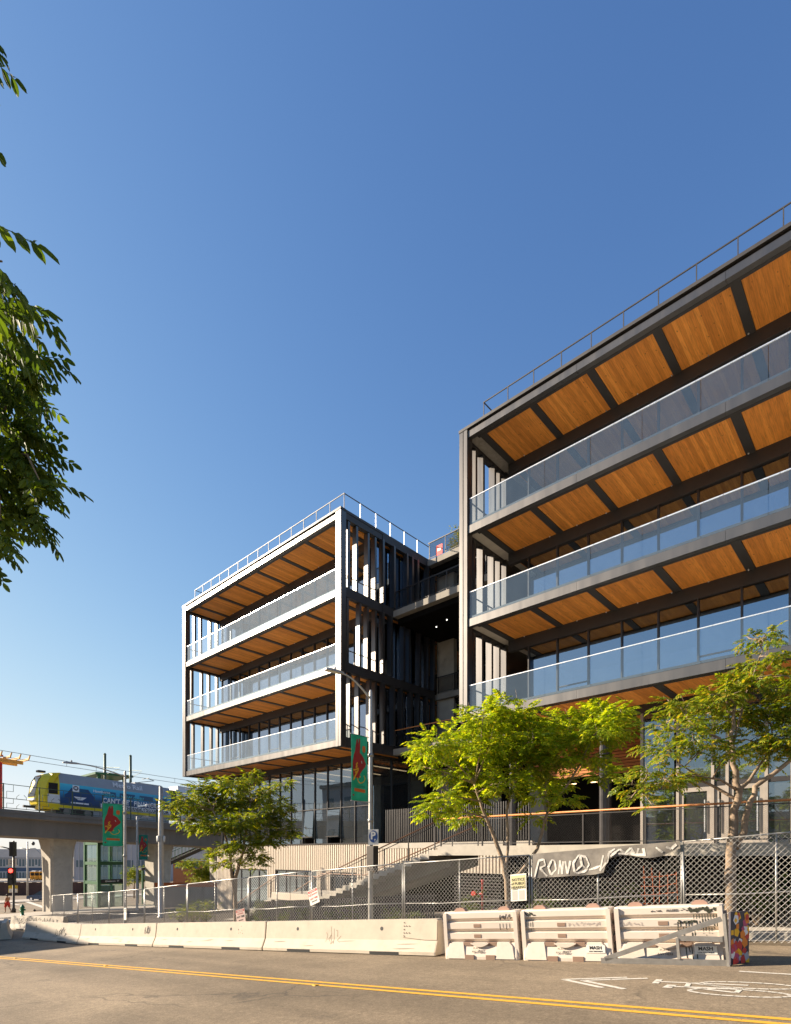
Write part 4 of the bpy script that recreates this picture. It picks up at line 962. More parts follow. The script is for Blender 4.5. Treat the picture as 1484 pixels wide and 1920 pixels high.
def leaf_mesh(name, temps, P, az, el, roll, sc):
    """all leaves of a crown as one mesh; P (n,3) positions"""
    n = len(P); ca, sa, ce, se = np.cos(az), np.sin(az), np.cos(el), np.sin(el)
    X = np.stack([ce * ca, ce * sa, se], 1); Z0 = np.stack([-se * ca, -se * sa, ce], 1); Y = np.cross(Z0, X)
    cr, sr = np.cos(roll)[:, None], np.sin(roll)[:, None]; Y2 = Y * cr + Z0 * sr; Z2 = Z0 * cr - Y * sr
    Rm = np.stack([X, Y2, Z2], 1) * sc[:, None, None]; which = rng.integers(0, len(temps), n)
    Vs = []; loops = []; starts = []; tot = []; base = 0; lo = 0
    for k, (tv, tf) in enumerate(temps):
        idx = np.where(which == k)[0]
        if not len(idx): continue
        W = np.einsum('vi,nij->nvj', tv, Rm[idx]) + P[idx][:, None, :]
        Vs.append(W.reshape(-1, 3)); nv = len(tv); fl = np.concatenate([np.array(f) for f in tf]); ln = np.array([len(f) for f in tf])
        off = base + np.arange(len(idx)) * nv
        loops.append((fl[None, :] + off[:, None]).ravel()); tot.append(np.tile(ln, len(idx))); base += nv * len(idx)
    V = np.concatenate(Vs); Lp = np.concatenate(loops); T = np.concatenate(tot); S = np.concatenate([[0], np.cumsum(T)[:-1]])
    me = bpy.data.meshes.new(name); me.vertices.add(len(V)); me.vertices.foreach_set('co', V.ravel())
    me.loops.add(len(Lp)); me.loops.foreach_set('vertex_index', Lp.astype(np.int32))
    me.polygons.add(len(T)); me.polygons.foreach_set('loop_start', S.astype(np.int32)); me.polygons.foreach_set('loop_total', T.astype(np.int32))
    me.update(calc_edges=True); me.validate(); return me
TS = [leaf_template(6, .42, .15, .072, .5, .40, seed=s) for s in range(5)]
TS2 = [leaf_template(5, .30, .11, .05, .7, .6, seed=10 + s) for s in range(5)]
def clump_leaves(centres, radii, dens, flat=.7):
    P = []; A = []; E = []
    for c, r in zip(centres, radii):
        n = max(3, int(dens * r * r))
        d = rng.normal(size=(n, 3)); d /= np.linalg.norm(d, axis=1)[:, None]; rad = rng.random(n) ** .55
        d[:, 2] = np.where(d[:, 2] < -.2, d[:, 2] * .6, d[:, 2])
        P.append(np.array(c) + d * rad[:, None] * np.array([r, r, r * flat]))
        A.append(np.arctan2(d[:, 1], d[:, 0]) + rng.normal(0, .6, n)); E.append(d[:, 2] * .5 + rng.normal(0, .25, n))
    return np.concatenate(P), np.concatenate(A), np.concatenate(E)
def polyline(pts, d0): return [atD(px, py, d0 + (o[0] if o else 0)) for px, py, *o in pts]
def tree(label, d0, base, stems, clumps, dens, lmat, barkm, temps, jit, scale=1.0, group='street trees along the fence', sag=0.0):
    b = atD(base[0], base[1], d0); b.z = zg(b.x) + .12
    t = thing('street_tree', label, 'tree', tuple(b), group)
    limbs = []; trunk = MB(); br = MB(); first = True
    for pts, r0, r1 in stems:
        P = polyline(pts, d0)
        if first: P[0] = Vector((P[0].x, P[0].y, b.z - .1))
        Q = []
        for i in range(len(P) - 1):                       # subdivide with a little crookedness
            for k in range(3):
                q = P[i].lerp(P[i + 1], k / 3); Q.append(q + (Vector(rng.normal(0, r0 * .12, 3)) if k or i else Vector((0, 0, 0))))
        Q.append(P[-1]); rs = [r0 + (r1 - r0) * i / (len(Q) - 1) for i in range(len(Q))]
        if first: rs[0] *= 1.35
        (trunk if first else br).tube(Q, rs, 9); limbs += list(zip(Q, rs))
        if first: trunk.build('trunk', barkm, t, True)
        first = False
    C = []; Rr = []
    for px, py, r in clumps:
        d = d0 + rng.uniform(-jit, jit); C.append(tuple(atD(px, py, d))); Rr.append(r * d / FPX)
    LP = np.array([tuple(q) for q, _ in limbs])
    for c, r in zip(C, Rr):                               # a bough to every clump
        cv = Vector(c); dist = np.linalg.norm(LP - np.array(c), axis=1) + np.maximum(0, LP[:, 2] - c[2]) * 1.5; k = int(np.argmin(dist)); a, ra = limbs[k]
        mid = a.lerp(cv, .5) + Vector((rng.normal(0, .06), rng.normal(0, .06), .10)); br.tube([a, mid, cv, cv + Vector((rng.normal(0, .1), rng.normal(0, .1), r * .5))], [min(ra, .035) * .8, .016, .009, .004], 5)
        for _ in range(3):
            e = cv + Vector(rng.normal(0, r * .5, 3)); br.tube([mid.lerp(cv, .5), e], [.008, .003], 4)
    br.build('branches', barkm, t, True, fix=False)
    P, A, E = clump_leaves(C, Rr, dens); n = len(P)
    me = leaf_mesh('foliage', temps, P - np.array(ORG[t.name]), A, E - sag, rng.normal(0, .35, n), rng.uniform(.75, 1.2, n) * scale)
    o = link('foliage', me, lmat, t); o['kind'] = 'stuff'; return t
T2 = [(820,1395,45),(865,1410,42),(798,1418,26),(840,1452,38),(788,1436,16),(830,1500,36),(872,1528,32),(808,1524,22),(905,1348,42),(945,1332,40),(978,1350,42),(920,1395,46),(962,1410,46),(900,1452,46),(950,1470,42),(990,1440,42),(1000,1392,42),(1020,1362,36),(1010,1492,32),(1035,1462,32),(1045,1420,42),(1070,1382,42),(1080,1345,32),(1110,1338,30),(1140,1342,36),(1165,1336,24),(1120,1372,42),(1158,1372,30),(1110,1420,36),(1128,1452,24),(1060,1500,24),(1000,1534,16),(935,1365,40),(860,1370,22),(880,1490,36),(780,1408,16)]
tree('lush bright green street tree with leaning forked trunk beside the public notice', 16.0, (957, 1712),
     [([(957, 1712), (950, 1650), (943, 1615), (925, 1560), (905, 1518, -.2), (890, 1470, -.3)], .085, .03),
      ([(952, 1655), (975, 1638, .15), (1008, 1592, .3), (1030, 1512, .3), (1060, 1478, .2), (1090, 1430, 0), (1112, 1380, 0)], .06, .022),
      ([(948, 1635), (953, 1590, .2), (951, 1520, .3), (965, 1450, .4), (975, 1380, .3)], .045, .02), ([(1030, 1512, .3), (1022, 1480, .6), (1030, 1430, .7)], .03, .015)],
     T2, 270, 'leaf_bright', 'bark', TS, 1.3, .84)
T3 = [(1435,1196,24),(1405,1197,15),(1442,1230,26),(1410,1257,30),(1385,1287,36),(1430,1272,26),(1360,1307,36),(1330,1302,26),(1290,1322,26),(1260,1322,24),(1312,1342,34),(1360,1352,40),(1400,1342,40),(1440,1347,36),(1480,1332,38),(1470,1292,20),(1272,1372,34),(1235,1362,18),(1300,1387,28),(1250,1410,28),(1215,1402,18),(1330,1400,28),(1420,1392,36),(1460,1392,36),(1380,1410,24),(1215,1446,26),(1185,1472,24),(1200,1492,20),(1250,1462,28),(1285,1460,22),(1180,1500,12),(1500,1382,46),(1520,1322,46),(1545,1402,44),(1440,1426,24),(1222,1508,10),(1580,1360,50),(1500,1270,30)]
tree('open crowned street tree with thick pale trunk behind the end fence panel', 12.2, (1368, 1716),
     [([(1368, 1716), (1370, 1640), (1373, 1580), (1376, 1540), (1384, 1482), (1376, 1432), (1370, 1380), (1380, 1320)], .125, .03),
      ([(1378, 1592), (1394, 1560, -.1), (1402, 1520, -.2), (1416, 1474, -.2), (1450, 1452, -.3), (1500, 1410, -.3), (1550, 1370, -.3)], .075, .03),
      ([(1384, 1500), (1345, 1478, .2), (1300, 1455, .3), (1240, 1468, .4), (1200, 1480, .4)], .04, .012), ([(1380, 1480), (1350, 1462, -.2), (1310, 1455, -.2), (1270, 1430, -.2)], .03, .012),
      ([(1374, 1420), (1350, 1385, -.2), (1325, 1372, -.3), (1290, 1350, -.3)], .04, .014), ([(1386, 1480), (1405, 1465, .2), (1420, 1440, .3), (1450, 1400, .3)], .045, .02), ([(1374, 1400), (1400, 1300, .1), (1430, 1220, .1)], .03, .01)],
     T3, 330, 'leaf_mid', 'bark_grey', TS, 1.0, .68)
T1 = [(470,1457,20),(440,1472,26),(410,1472,26),(375,1478,22),(345,1502,26),(320,1512,13),(370,1512,32),(405,1512,36),(440,1507,36),(475,1497,30),(505,1482,19),(534,1468,11),(520,1512,26),(490,1532,34),(450,1542,36),(410,1547,36),(370,1547,25),(345,1537,15),(530,1557,24),(550,1562,11),(500,1572,30),(460,1582,28),(425,1590,20),(410,1620,14),(440,1615,14),(485,1605,20),(480,1624,11),(400,1600,13),(530,1530,17),(395,1490,20)]
tree('dark green twin-stemmed street tree in front of the ribbed beige base', 25.0, (438, 1712),
     [([(443, 1712), (441, 1650), (447, 1625), (456, 1598), (462, 1550), (470, 1505)], .10, .035), ([(441, 1680), (434, 1640, -.1), (432, 1605, -.1), (420, 1560, -.1), (400, 1520, -.1)], .075, .03),
      ([(447, 1625), (470, 1600, .3), (495, 1560, .3)], .04, .015), ([(452, 1600), (440, 1580, .3), (438, 1540, .4)], .04, .02)],
     T1, 300, 'leaf_deep', 'bark', TS, 1.7, .82)

# --- overhanging tree on the near pavement: its trunk stands outside the frame to the left
tN2 = thing('near_tree', 'dark overhanging compound-leaved branches seen against the open sky', 'tree', (-6.6, -1.2, zg(-6.6) + .13))
nb = Vector(tN2.location)
stem = [nb + Vector((0, 0, -.1)), nb + Vector((.1, .1, 1.5)), nb + Vector((.25, .2, 2.7)), nb + Vector((.5, .5, 3.6))]
MB().tube(stem, [.20, .16, .13, .10], 12).build('trunk', 'bark_grey', tN2, True)
TF = [leaf_template(6, .40, .095, .046, .7, .8, fine=True, seed=40 + s) for s in range(6)]
fmes = []
for k, (tv, tf) in enumerate(TF):
    me = bpy.data.meshes.new('leaf'); me.from_pydata(tv.tolist(), [], tf); me.materials.append(M['leaf_near']); fmes.append(me)
NC = [(-22,70,14,3.3,3),(-60,60,26,3.3,6),(-80,185,8,3.0,2),(-72,250,8,2.9,1),(-90,240,36,3.2,6),(-52,410,12,2.3,2),(-60,420,30,2.5,5),(4,490,26,2.7,5),(40,555,26,2.9,5),(0,560,40,3.1,8),(34,640,44,4.0,18),(52,692,28,4.0,10),(22,715,44,4.5,16),(40,790,46,4.5,18),(66,805,24,4.5,8),(6,850,56,4.6,24),(50,862,44,4.6,18),(74,900,24,4.3,9),(15,930,54,4.8,22),(56,955,26,4.8,10),(2,975,28,4.5,10),(-14,1020,14,4.2,4),(2,1000,10,4.2,3),(-60,650,70,4.2,16),(-70,800,80,4.6,18),(-60,950,70,4.6,16)]
bb = MB(); hub = stem[-1]; nleaf = 0; LM = []
def limb(pts, r0, r1):                                        # a crooked main bough; its points carry the side branches
    Q = []
    for i in range(len(pts) - 1):
        for k in range(4): Q.append(Vector(pts[i]).lerp(Vector(pts[i + 1]), k / 4) + (Vector(rng.normal(0, .03, 3)) if i or k else Vector((0, 0, 0))))
    Q.append(Vector(pts[-1])); rs = [r0 + (r1 - r0) * i / (len(Q) - 1) for i in range(len(Q))]; bb.tube(Q, rs, 8); LM.extend(zip(Q, rs))
limb([hub, hub.lerp(atD(-60, 760, 4.7), .5) + Vector((0, 0, .35)), atD(-60, 760, 4.7), atD(10, 850, 4.7)], .085, .018)
limb([hub, hub.lerp(atD(-90, 500, 3.4), .5) + Vector((0, 0, .5)), atD(-90, 500, 3.4), atD(-80, 240, 3.2), atD(-60, 90, 3.3)], .07, .012)
for q in ((-2.2, -1.2, 4.4), (-1.6, 1.0, 5.0), (-.6, -1.4, 5.4), (.3, .6, 5.8), (-1.2, -.2, 6.0)): limb([hub, hub.lerp(nb + Vector(q), .5) + Vector((0, 0, .25)), nb + Vector(q)], .075, .02)
def side(c, r0):
    c = Vector(c); dd = [(q - c).length + max(0, q.z - c.z) * .6 for q, _ in LM]; k = int(np.argmin(dd)); a, ra = LM[k]
    bb.tube([a, a.lerp(c, .45) + Vector((rng.normal(0, .04), rng.normal(0, .04), .06)), c], [min(r0, ra * .8), .011, .004], 6)
for px, py, r, d, n in NC:
    c = atD(px, py, d); rr = r * d / FPX
    side(c, .02)
    for k in range(n):
        v = Vector(rng.normal(size=3)).normalized() * rr * random.random() ** .5; p = c + v
        out = Vector((CYW, SY, 0)) * .7 + Vector((v.x, v.y, 0)) / max(rr, .01) * .6 + Vector(rng.normal(0, .35, 3))
        o = bpy.data.objects.new('leaf', fmes[k % 6]); COL.objects.link(o); o.parent = tN2
        p = p - Vector((out.x, out.y, 0)).normalized() * .18
        o.location = p - nb; s = random.uniform(.72, 1.05); o.scale = (s, s, s)
        o.rotation_euler = (random.gauss(0, .35), random.gauss(.15, .25), math.atan2(out.y, out.x)); nleaf += 1
fc = [tuple(atD(px, py, d)) for px, py, r, d in ((0,640,40,4.6),(10,740,40,5.0),(20,800,45,5.1),(-10,860,50,5.2),(30,880,40,5.0),(0,940,45,5.2),(-40,700,60,4.8),(-50,900,60,5.0))]
P, A_, E_ = clump_leaves(fc, [.19, .19, .21, .24, .2, .22, .3, .3], 420, 1.0); n = len(P)
o = link('inner_foliage', leaf_mesh('inner_foliage', TF, P - np.array(nb), A_, E_ - .1, rng.normal(0, .4, n), rng.uniform(.6, .95, n)), 'leaf_near', tN2); o['kind'] = 'stuff'
oc = []; orr = []
for k in range(26):                                            # the rest of the crown, out of the picture
    oc.append(tuple(nb + Vector((rng.uniform(-2.6, .6), rng.uniform(-2.0, 1.6), rng.uniform(3.2, 6.2))))); orr.append(rng.uniform(.5, .8))
for c in oc: pass
P, A_, E_ = clump_leaves(oc, orr, 60); n = len(P)
o = link('foliage', leaf_mesh('foliage', TS, P - np.array(nb), A_, E_, rng.normal(0, .3, n), rng.uniform(.8, 1.2, n)), 'leaf_near', tN2); o['kind'] = 'stuff'
for c in oc: side(c, .03)
bb.build('branches', 'bark_grey', tN2, True, fix=False)

# --- planting behind the fence
def shrub(p, w, h, label, lmat='leaf_shrub', dens=420, group='shrubs behind the fence', sc=.42, name='shrub', cat='shrub'):
    t = thing(name, label, cat, tuple(p), group); C = []; Rr = []; st = MB()
    for k in range(max(4, int(5 * w * h / .3))):
        c = Vector(p) + Vector((rng.uniform(-.5, .5) * w, rng.uniform(-.35, .35) * w, h * rng.uniform(.25, .92))); C.append(tuple(c)); Rr.append(rng.uniform(.14, .24) * min(1, w + .3))
        st.tube([Vector(p) + Vector((rng.normal(0, .04), rng.normal(0, .04), -.05)), Vector(p).lerp(c, .6) + Vector((0, 0, .05)), c], [.012, .008, .004], 4)
    st.build('stems', 'bark', t, fix=False)
    P, A_, E_ = clump_leaves(C, Rr, dens); n = len(P)
    o = link('foliage', leaf_mesh('foliage', TS2, P - np.array(ORG[t.name]), A_, E_ + .3, rng.normal(0, .4, n), rng.uniform(.7, 1.2, n) * sc), lmat, t); o['kind'] = 'stuff'; return t
def bed(px, c=17.1):
    x, y = lineX(px, c); return Vector((x, y, zg(x) + .1))
for i, (px, w, h, lab) in enumerate([(462, .8, .9, 'small yellow-green shrub beside the tilted maroon sign'), (490, .6, 1.3, 'upright leafy shrub growing below the stair seat blocks'), (535, .6, 1.1, 'twiggy shrub under the joint of the seat blocks'),
        (575, .7, .9, 'thin shrub below the tow-away sign'), (628, 1.1, .7, 'low bright green bush below the middle of the stair'), (660, .7, .9, 'sparse bush beside the banner lamp post'), (735, .8, .8, 'weedy bush where the stair underside opens'),
        (770, .9, .6, 'low spreading weeds beside the stair shadow'), (880, .9, 1.3, 'tall bush in front of the garage louvres'), (905, .8, .7, 'small bush beside the red standpipe'), (1010, 1.0, 1.1, 'leafy bush below the left end of the graffiti cloth'),
        (1070, .9, .8, 'low dark bush below the graffiti cloth lettering'), (1160, 1.0, 1.2, 'loose bush below the torn end of the graffiti cloth'), (1240, .7, .7, 'small bush beside the orange netting'), (1420, 1.1, 1.3, 'dark bush behind the thick tree trunk'), (1475, 1.2, 1.0, 'spreading dark bush beside the sticker board fence panel')]):
    shrub(bed(px), w, h, lab)
shrub(Vector((-20.6, 28.3, RB + .33)), 1.5, 1.9, 'roof terrace bush behind the top gallery railing', 'leaf_mid', 300, None, .5)
shrub(Vector((-21.3, 28.4, RB + .33)), .8, 1.1, 'roof terrace bush next to the red poster', 'leaf_mid', 300, None, .5)
# ------------------------------------------------------------------ lamp posts with rabbit banners
surf('dark_box', (.05, .042, .036), .6, metal=.2, var=.2, scale=5)
surf('pole_grey', (0.42, 0.40, 0.37), 0.5, metal=0.35, var=0.12, scale=4, stain=0.2)
m, t_, o_ = nt('banner_green'); b_ = N(t_, 'ShaderNodeBsdfDiffuse'); l_ = N(t_, 'ShaderNodeBsdfTranslucent'); x_ = N(t_, 'ShaderNodeMixShader'); x_.inputs[0].default_value = .45
tc_ = N(t_, 'ShaderNodeTexCoord'); n_ = N(t_, 'ShaderNodeTexNoise', Scale=2.5, Detail=4.0); t_.links.new(tc_.outputs['Object'], n_.inputs['Vector']); r_ = ramp(t_, n_.outputs[0], [(.3, (.045, .28, .19)), (.7, (.075, .37, .29))])
for q_ in (b_, l_): t_.links.new(r_.outputs[0], q_.inputs[0])
t_.links.new(b_.outputs[0], x_.inputs[1]); t_.links.new(l_.outputs[0], x_.inputs[2]); t_.links.new(x_.outputs[0], o_.inputs[0])
plain('banner_red', (.33, .014, .016), .6); plain('banner_gold', (.72, .37, .02), .6); plain('banner_orange', (.62, .13, .02), .6); plain('banner_ink', (.02, .09, .06), .6); plain('banner_pale', (.45, .62, .55), .6)
def banner(parent_label, top, w, h, u, group):
    """cloth banner hung from brackets: u = reading direction across the cloth, pole side last"""
    u = Vector(u).normalized(); O = Vector(top); nrm = u.cross(Vector((0, 0, 1)))
    t = thing('street_banner', parent_label, 'banner', tuple(O + Vector((0, 0, -h))), group)
    def B(a, b, k=0.0): return O + u * a - Vector((0, 0, b)) + nrm * (k + .022 * math.sin(a / w * 4 + b * 1.2))
    n, m = 8, 20; vs = []; fs = []
    for s_, off in ((0, 0.0), (1, -.004)):
        for i in range(n + 1):
            for j in range(m + 1): vs.append(B(w * i / n, h * j / m, off))
    S = (n + 1) * (m + 1)
    for i in range(n):
        for j in range(m):
            a = i*(m+1)+j; fs.append((a, a+1, a+m+2, a+m+1)); fs.append((S+a, S+a+m+1, S+a+m+2, S+a+1))
    MB().add(vs, fs).build('cloth', 'banner_green', t, True)
    def pr(name, pts, mat, k): 
        for q, kk in (('front', k),): MB().poly([B(a * w, b * h, kk) for a, b in pts]).build(name, mat, t, fix=False)
    pr('rabbit', [(.30,.07),(.36,.06),(.40,.14),(.43,.05),(.50,.06),(.52,.17),(.50,.27),(.62,.29),(.74,.32),(.84,.38),(.92,.42),(.86,.47),(.70,.52),(.55,.58),(.50,.64),(.42,.66),(.10,.64),(.06,.52),(.06,.42),(.12,.32),(.20,.25),(.24,.16)], 'banner_red', .006)
    pr('eye', [(.60,.39),(.66,.375),(.72,.39),(.70,.42),(.63,.42)], 'banner_pale', .009)
    def sk(name, pts, wd, mat, k=.011):
        mb = MB()
        for (a0, b0), (a1, b1) in zip(pts[:-1], pts[1:]):
            p, q = B(a0 * w, b0 * h, k), B(a1 * w, b1 * h, k); d = (q - p).normalized(); s_ = d.cross(nrm).normalized() * wd / 2; mb.quad(p - s_, p + s_, q + s_, q - s_)
        mb.build(name, mat, t, fix=False)
    sk('gold_brush', [(.36,.42),(.26,.455),(.34,.47),(.24,.50)], .05, 'banner_gold'); sk('gold_brush', [(.10,.54),(.26,.53),(.40,.50),(.38,.55),(.20,.575)], .05, 'banner_gold')
    sk('gold_brush', [(.34,.56),(.22,.62),(.10,.69)], .055, 'banner_gold'); sk('gold_brush', [(.34,.64),(.42,.70),(.56,.725),(.76,.70),(.86,.645),(.78,.60)], .03, 'banner_gold')
    sk('gold_brush', [(.50,.62),(.56,.635)], .05, 'banner_gold')
    pr('lantern', [(.70,.15),(.84,.15),(.87,.18),(.87,.22),(.84,.25),(.70,.25),(.67,.22),(.67,.18)], 'banner_orange', .008); sk('tassel', [(.77,.25),(.77,.285)], .02, 'banner_red')
    pr('title_panel', [(.18,.805),(.86,.815),(.86,.865),(.18,.855)], 'banner_orange', .008)
    c = B(w*.52, h*.775, .010); text('lettering', 'TRES LOONG', .085, c, u, (0, 0, 1), 'banner_ink', t, depth=.001)
    c = B(w*.52, h*.835, .012); text('lettering', '2023', .085, c, u, (0, 0, 1), 'banner_gold', t, depth=.001, bold=.003)
    pr('badge', [(.08,.90),(.17,.90),(.17,.925),(.08,.925)], 'banner_red', .008)
    for b in (0.0, h):                                         # bracket arms
        MB().tube([B(-.02, b), B(w + .06, b)], .013, 6).build('bracket_arm', 'galvanised', t, True)
    return t
def lamp_post(label, base, H, arm, lamp_rise, r0=.085, r1=.055, flare=True):
    t = thing('lamp_post', label, 'street lamp', tuple(base), 'street lamps on the far pavement'); b = Vector(base)
    MB().lathe([(.16, -.05), (.16, .06), (.11, .12), (r0, .2), (r0, .8), (r1, H - .02), (r1 * .6, H + .05), (.0005, H + .07)], 14, tuple(b)).build('pole', 'pole_grey', t, True)
    u = Vector(arm); L = u.length; u = u / L; top = b + Vector((0, 0, H - .25)); P = []
    for k in range(9):
        s = k / 8; P.append(top + u * L * s + Vector((0, 0, lamp_rise * math.sin(s * math.pi / 2))))
    MB().tube(P, [.034 - .012 * k / 8 for k in range(9)], 8).build('arm', 'pole_grey', t, True)
    h0 = P[-1]; sd = u.cross(Vector((0, 0, 1)))
    hd = MB()
    pr = [(-.06, .05, .045), (.10, .085, .06), (.45, .12, .055), (.62, .09, .03)]
    vs = []; fs = []
    for a, w_, hh in pr: vs += [h0 + u*a + sd*w_ + Vector((0,0,-.02)), h0 + u*a - sd*w_ + Vector((0,0,-.02)), h0 + u*a - sd*w_*.8 + Vector((0,0,hh)), h0 + u*a + sd*w_*.8 + Vector((0,0,hh))]
    for i in range(3):
        for k in range(4): fs.append((i*4+k, i*4+(k+1)%4, (i+1)*4+(k+1)%4, (i+1)*4+k))
    fs += [(3,2,1,0), (12,13,14,15)]; hd.add(vs, fs); h_ = hd.build('lamp_head', 'pole_grey', t)
    MB().lathe([(.04, .05), (.04, .13), (.02, .15)], 10, tuple(h0 + u*.25)).build('photocell', 'pole_grey', h_)
    MB().add([h0 + u*.15 + sd*.09 + Vector((0,0,-.024)), h0 + u*.55 + sd*.08 + Vector((0,0,-.024)), h0 + u*.55 - sd*.08 + Vector((0,0,-.024)), h0 + u*.15 - sd*.09 + Vector((0,0,-.024))], [(0,1,2,3)]).build('lens', 'lens_pale', h_, fix=False)
    for z in (H * .73, H * .46):
        MB().lathe([(r0 * .95, 0), (r0 * 1.15, .02), (r0 * 1.15, .1), (r0 * .95, .12)], 12, (b.x, b.y, b.z + z)).build('clamp', 'galvanised', t, True)
    return t
plain('lens_pale', (.6, .58, .5), .3)
p1 = atD(695.5, 1700, 18.5); p1.z = zg(p1.x) + .13
z1 = atD(695, 1297, 18.5).z
lamp_post('tall lamp post carrying the rabbit banner and blue parking sign', p1, z1 - p1.z, (-.15, -1.15, 0), .62)
zt = atD(692, 1384, 18.4).z; hb = zt - atD(692, 1506, 18.4).z
banner('green rabbit banner hanging above the blue parking sign', (p1.x - .02, p1.y - .86, zt + .04), .74, hb, (.0, 1, 0), 'rabbit banners on the lamp posts')
p2 = atD(235, 1720, 29.0); p2.z = zg(p2.x) + .13; z2 = atD(235, 1447, 29).z
lamp_post('lamp post with rabbit banner in front of the train and green lift', p2, z2 - p2.z, (-.2, -2.2, 0), .42)
zt2 = atD(232, 1508, 28.6).z; hb2 = zt2 - atD(232, 1588, 28.6).z
banner('green rabbit banner hanging in front of the viaduct girder', (p2.x - .02, p2.y - 1.08, zt2 + .03), .96, hb2, (0, 1, 0), 'rabbit banners on the lamp posts')
p3 = atD(257.5, 1712, 50.0); p3.z = zg(p3.x) + .13; z3 = atD(257, 1532, 50).z
lamp_post('distant lamp post with a small rabbit banner under the viaduct', p3, z3 - p3.z, (-.4, .9, 0), .3, .10, .08)
zt3 = atD(262, 1565, 50).z; hb3 = zt3 - atD(262, 1612, 50).z
banner('small distant rabbit banner in front of the viaduct pier', (p3.x + .05, p3.y + .14, zt3), .72, hb3, (.35, .8, 0), 'rabbit banners on the lamp posts')
# parking sign and dark back of a box on the first post
tK = thing('parking_sign', 'white square sign with a blue circle, letter P and small arrow', 'sign', (p1.x, p1.y - .1, atD(700, 1585, 18.3).z))
c = atD(700.5, 1569.5, 18.2); u_ = Vector((CYW, SY, 0)).normalized(); u_ = Vector((.88, .47, 0)).normalized(); n_ = Vector((u_.y, -u_.x, 0)); v_ = Vector((0, 0, 1))
def plate(name, c, u, n, w, h, mat, parent, th=.006, off=0.0):
    c = Vector(c) + n * off; P = [c - u*w/2 - v_*h/2, c + u*w/2 - v_*h/2, c + u*w/2 + v_*h/2, c - u*w/2 + v_*h/2]
    vs = [p + n * th / 2 for p in P] + [p - n * th / 2 for p in P]
    return MB().add(vs, [(0,1,2,3),(7,6,5,4),(0,4,5,1),(1,5,6,2),(2,6,7,3),(3,7,4,0)]).build(name, mat, parent)
plain('sign_blue', (.015, .06, .22), .4); plain('sign_white', (.62, .6, .56), .5)
plate('sign_plate', c, u_, n_, .345, .50, 'sign_white', tK)
MB().poly([c + n_*.006 + u_*(.145*math.cos(k*math.pi/14)) + v_*(.02 + .20*math.sin(k*math.pi/14)) for k in range(28)]).build('blue_disc', 'sign_blue', tK, fix=False)
text('letter', 'P', .34, c + n_*.0085 + v_*.04 - u_*.01, u_, v_, 'sign_white', tK, bold=.012, depth=.0008)
for nm, pts in (('arrow', [(.045, -.15), (.065, -.15), (.065, -.09), (.09, -.09), (.055, -.05), (.02, -.09), (.045, -.09)]),):
    MB().poly([c + n_*.0095 + u_*a + v_*b for a, b in pts]).build(nm, 'sign_white', tK, fix=False)
tb_ = thing('utility_box', 'dark steel box strapped to the lamp post below the parking sign', 'box', (p1.x, p1.y, atD(698, 1633, 18.4).z))
c2 = atD(698.5, 1609, 18.25); zb_, zt_ = atD(698, 1633, 18.25).z, atD(698, 1586, 18.25).z
MB().cham(c2.x - .17, c2.x + .17, c2.y - .10, c2.y + .12, zb_, zt_, .012).build('case', 'dark_box', tb_); MB().box(c2.x - .15, c2.x + .15, c2.y - .108, c2.y - .101, zb_ + .05, zt_ - .05).build('lid', 'dark_box', tb_)

# thick grey pole with small lamp and camera ring, beyond the fence
p4 = atD(302, 1720, 38.0); p4.z = zg(p4.x) + .13; z4 = atD(302, 1475, 38).z
tQ = thing('camera_pole', 'thick pale grey pole with a collar of cameras and a small lamp arm', 'pole', tuple(p4)); H4 = z4 - p4.z
MB().lathe([(.24, -.05), (.24, .05), (.17, .08), (.17, H4 * .48), (.165, H4 * .72), (.155, H4 * .73), (.145, H4 - .9), (.12, H4 - .89), (.115, H4)], 16, tuple(p4)).build('pole', 'pole_grey', tQ, True)
arm0 = p4 + Vector((0, 0, H4 * .80)); arm = Vector((-.55, -.75, 0)).normalized()
MB().tube([arm0, arm0 + arm*.35 + Vector((0,0,.42)), arm0 + arm*.8 + Vector((0,0,.55)), arm0 + arm*1.0 + Vector((0,0,.5))], .025, 8).build('lamp_arm', 'pole_grey', tQ, True)
MB().beam(arm0 + arm*.9 + Vector((0,0,.48)), arm0 + arm*1.45 + Vector((0,0,.42)), .16, .07).build('lamp_head', 'aluminium', tQ)
for k in range(4):
    a = k * 1.57 + .5; q = p4 + Vector((.26*math.cos(a), .26*math.sin(a), H4 * .60)); MB().lathe([(.03, .22), (.07, .18), (.075, -.1), (.05, -.22)], 10, tuple(q)).build('camera_dome', 'sign_white', tQ, True)
    MB().beam(p4 + Vector((.1*math.cos(a), .1*math.sin(a), H4*.60 + .2)), q + Vector((0, 0, .2)), .05, .04).build('bracket', 'pole_grey', tQ)

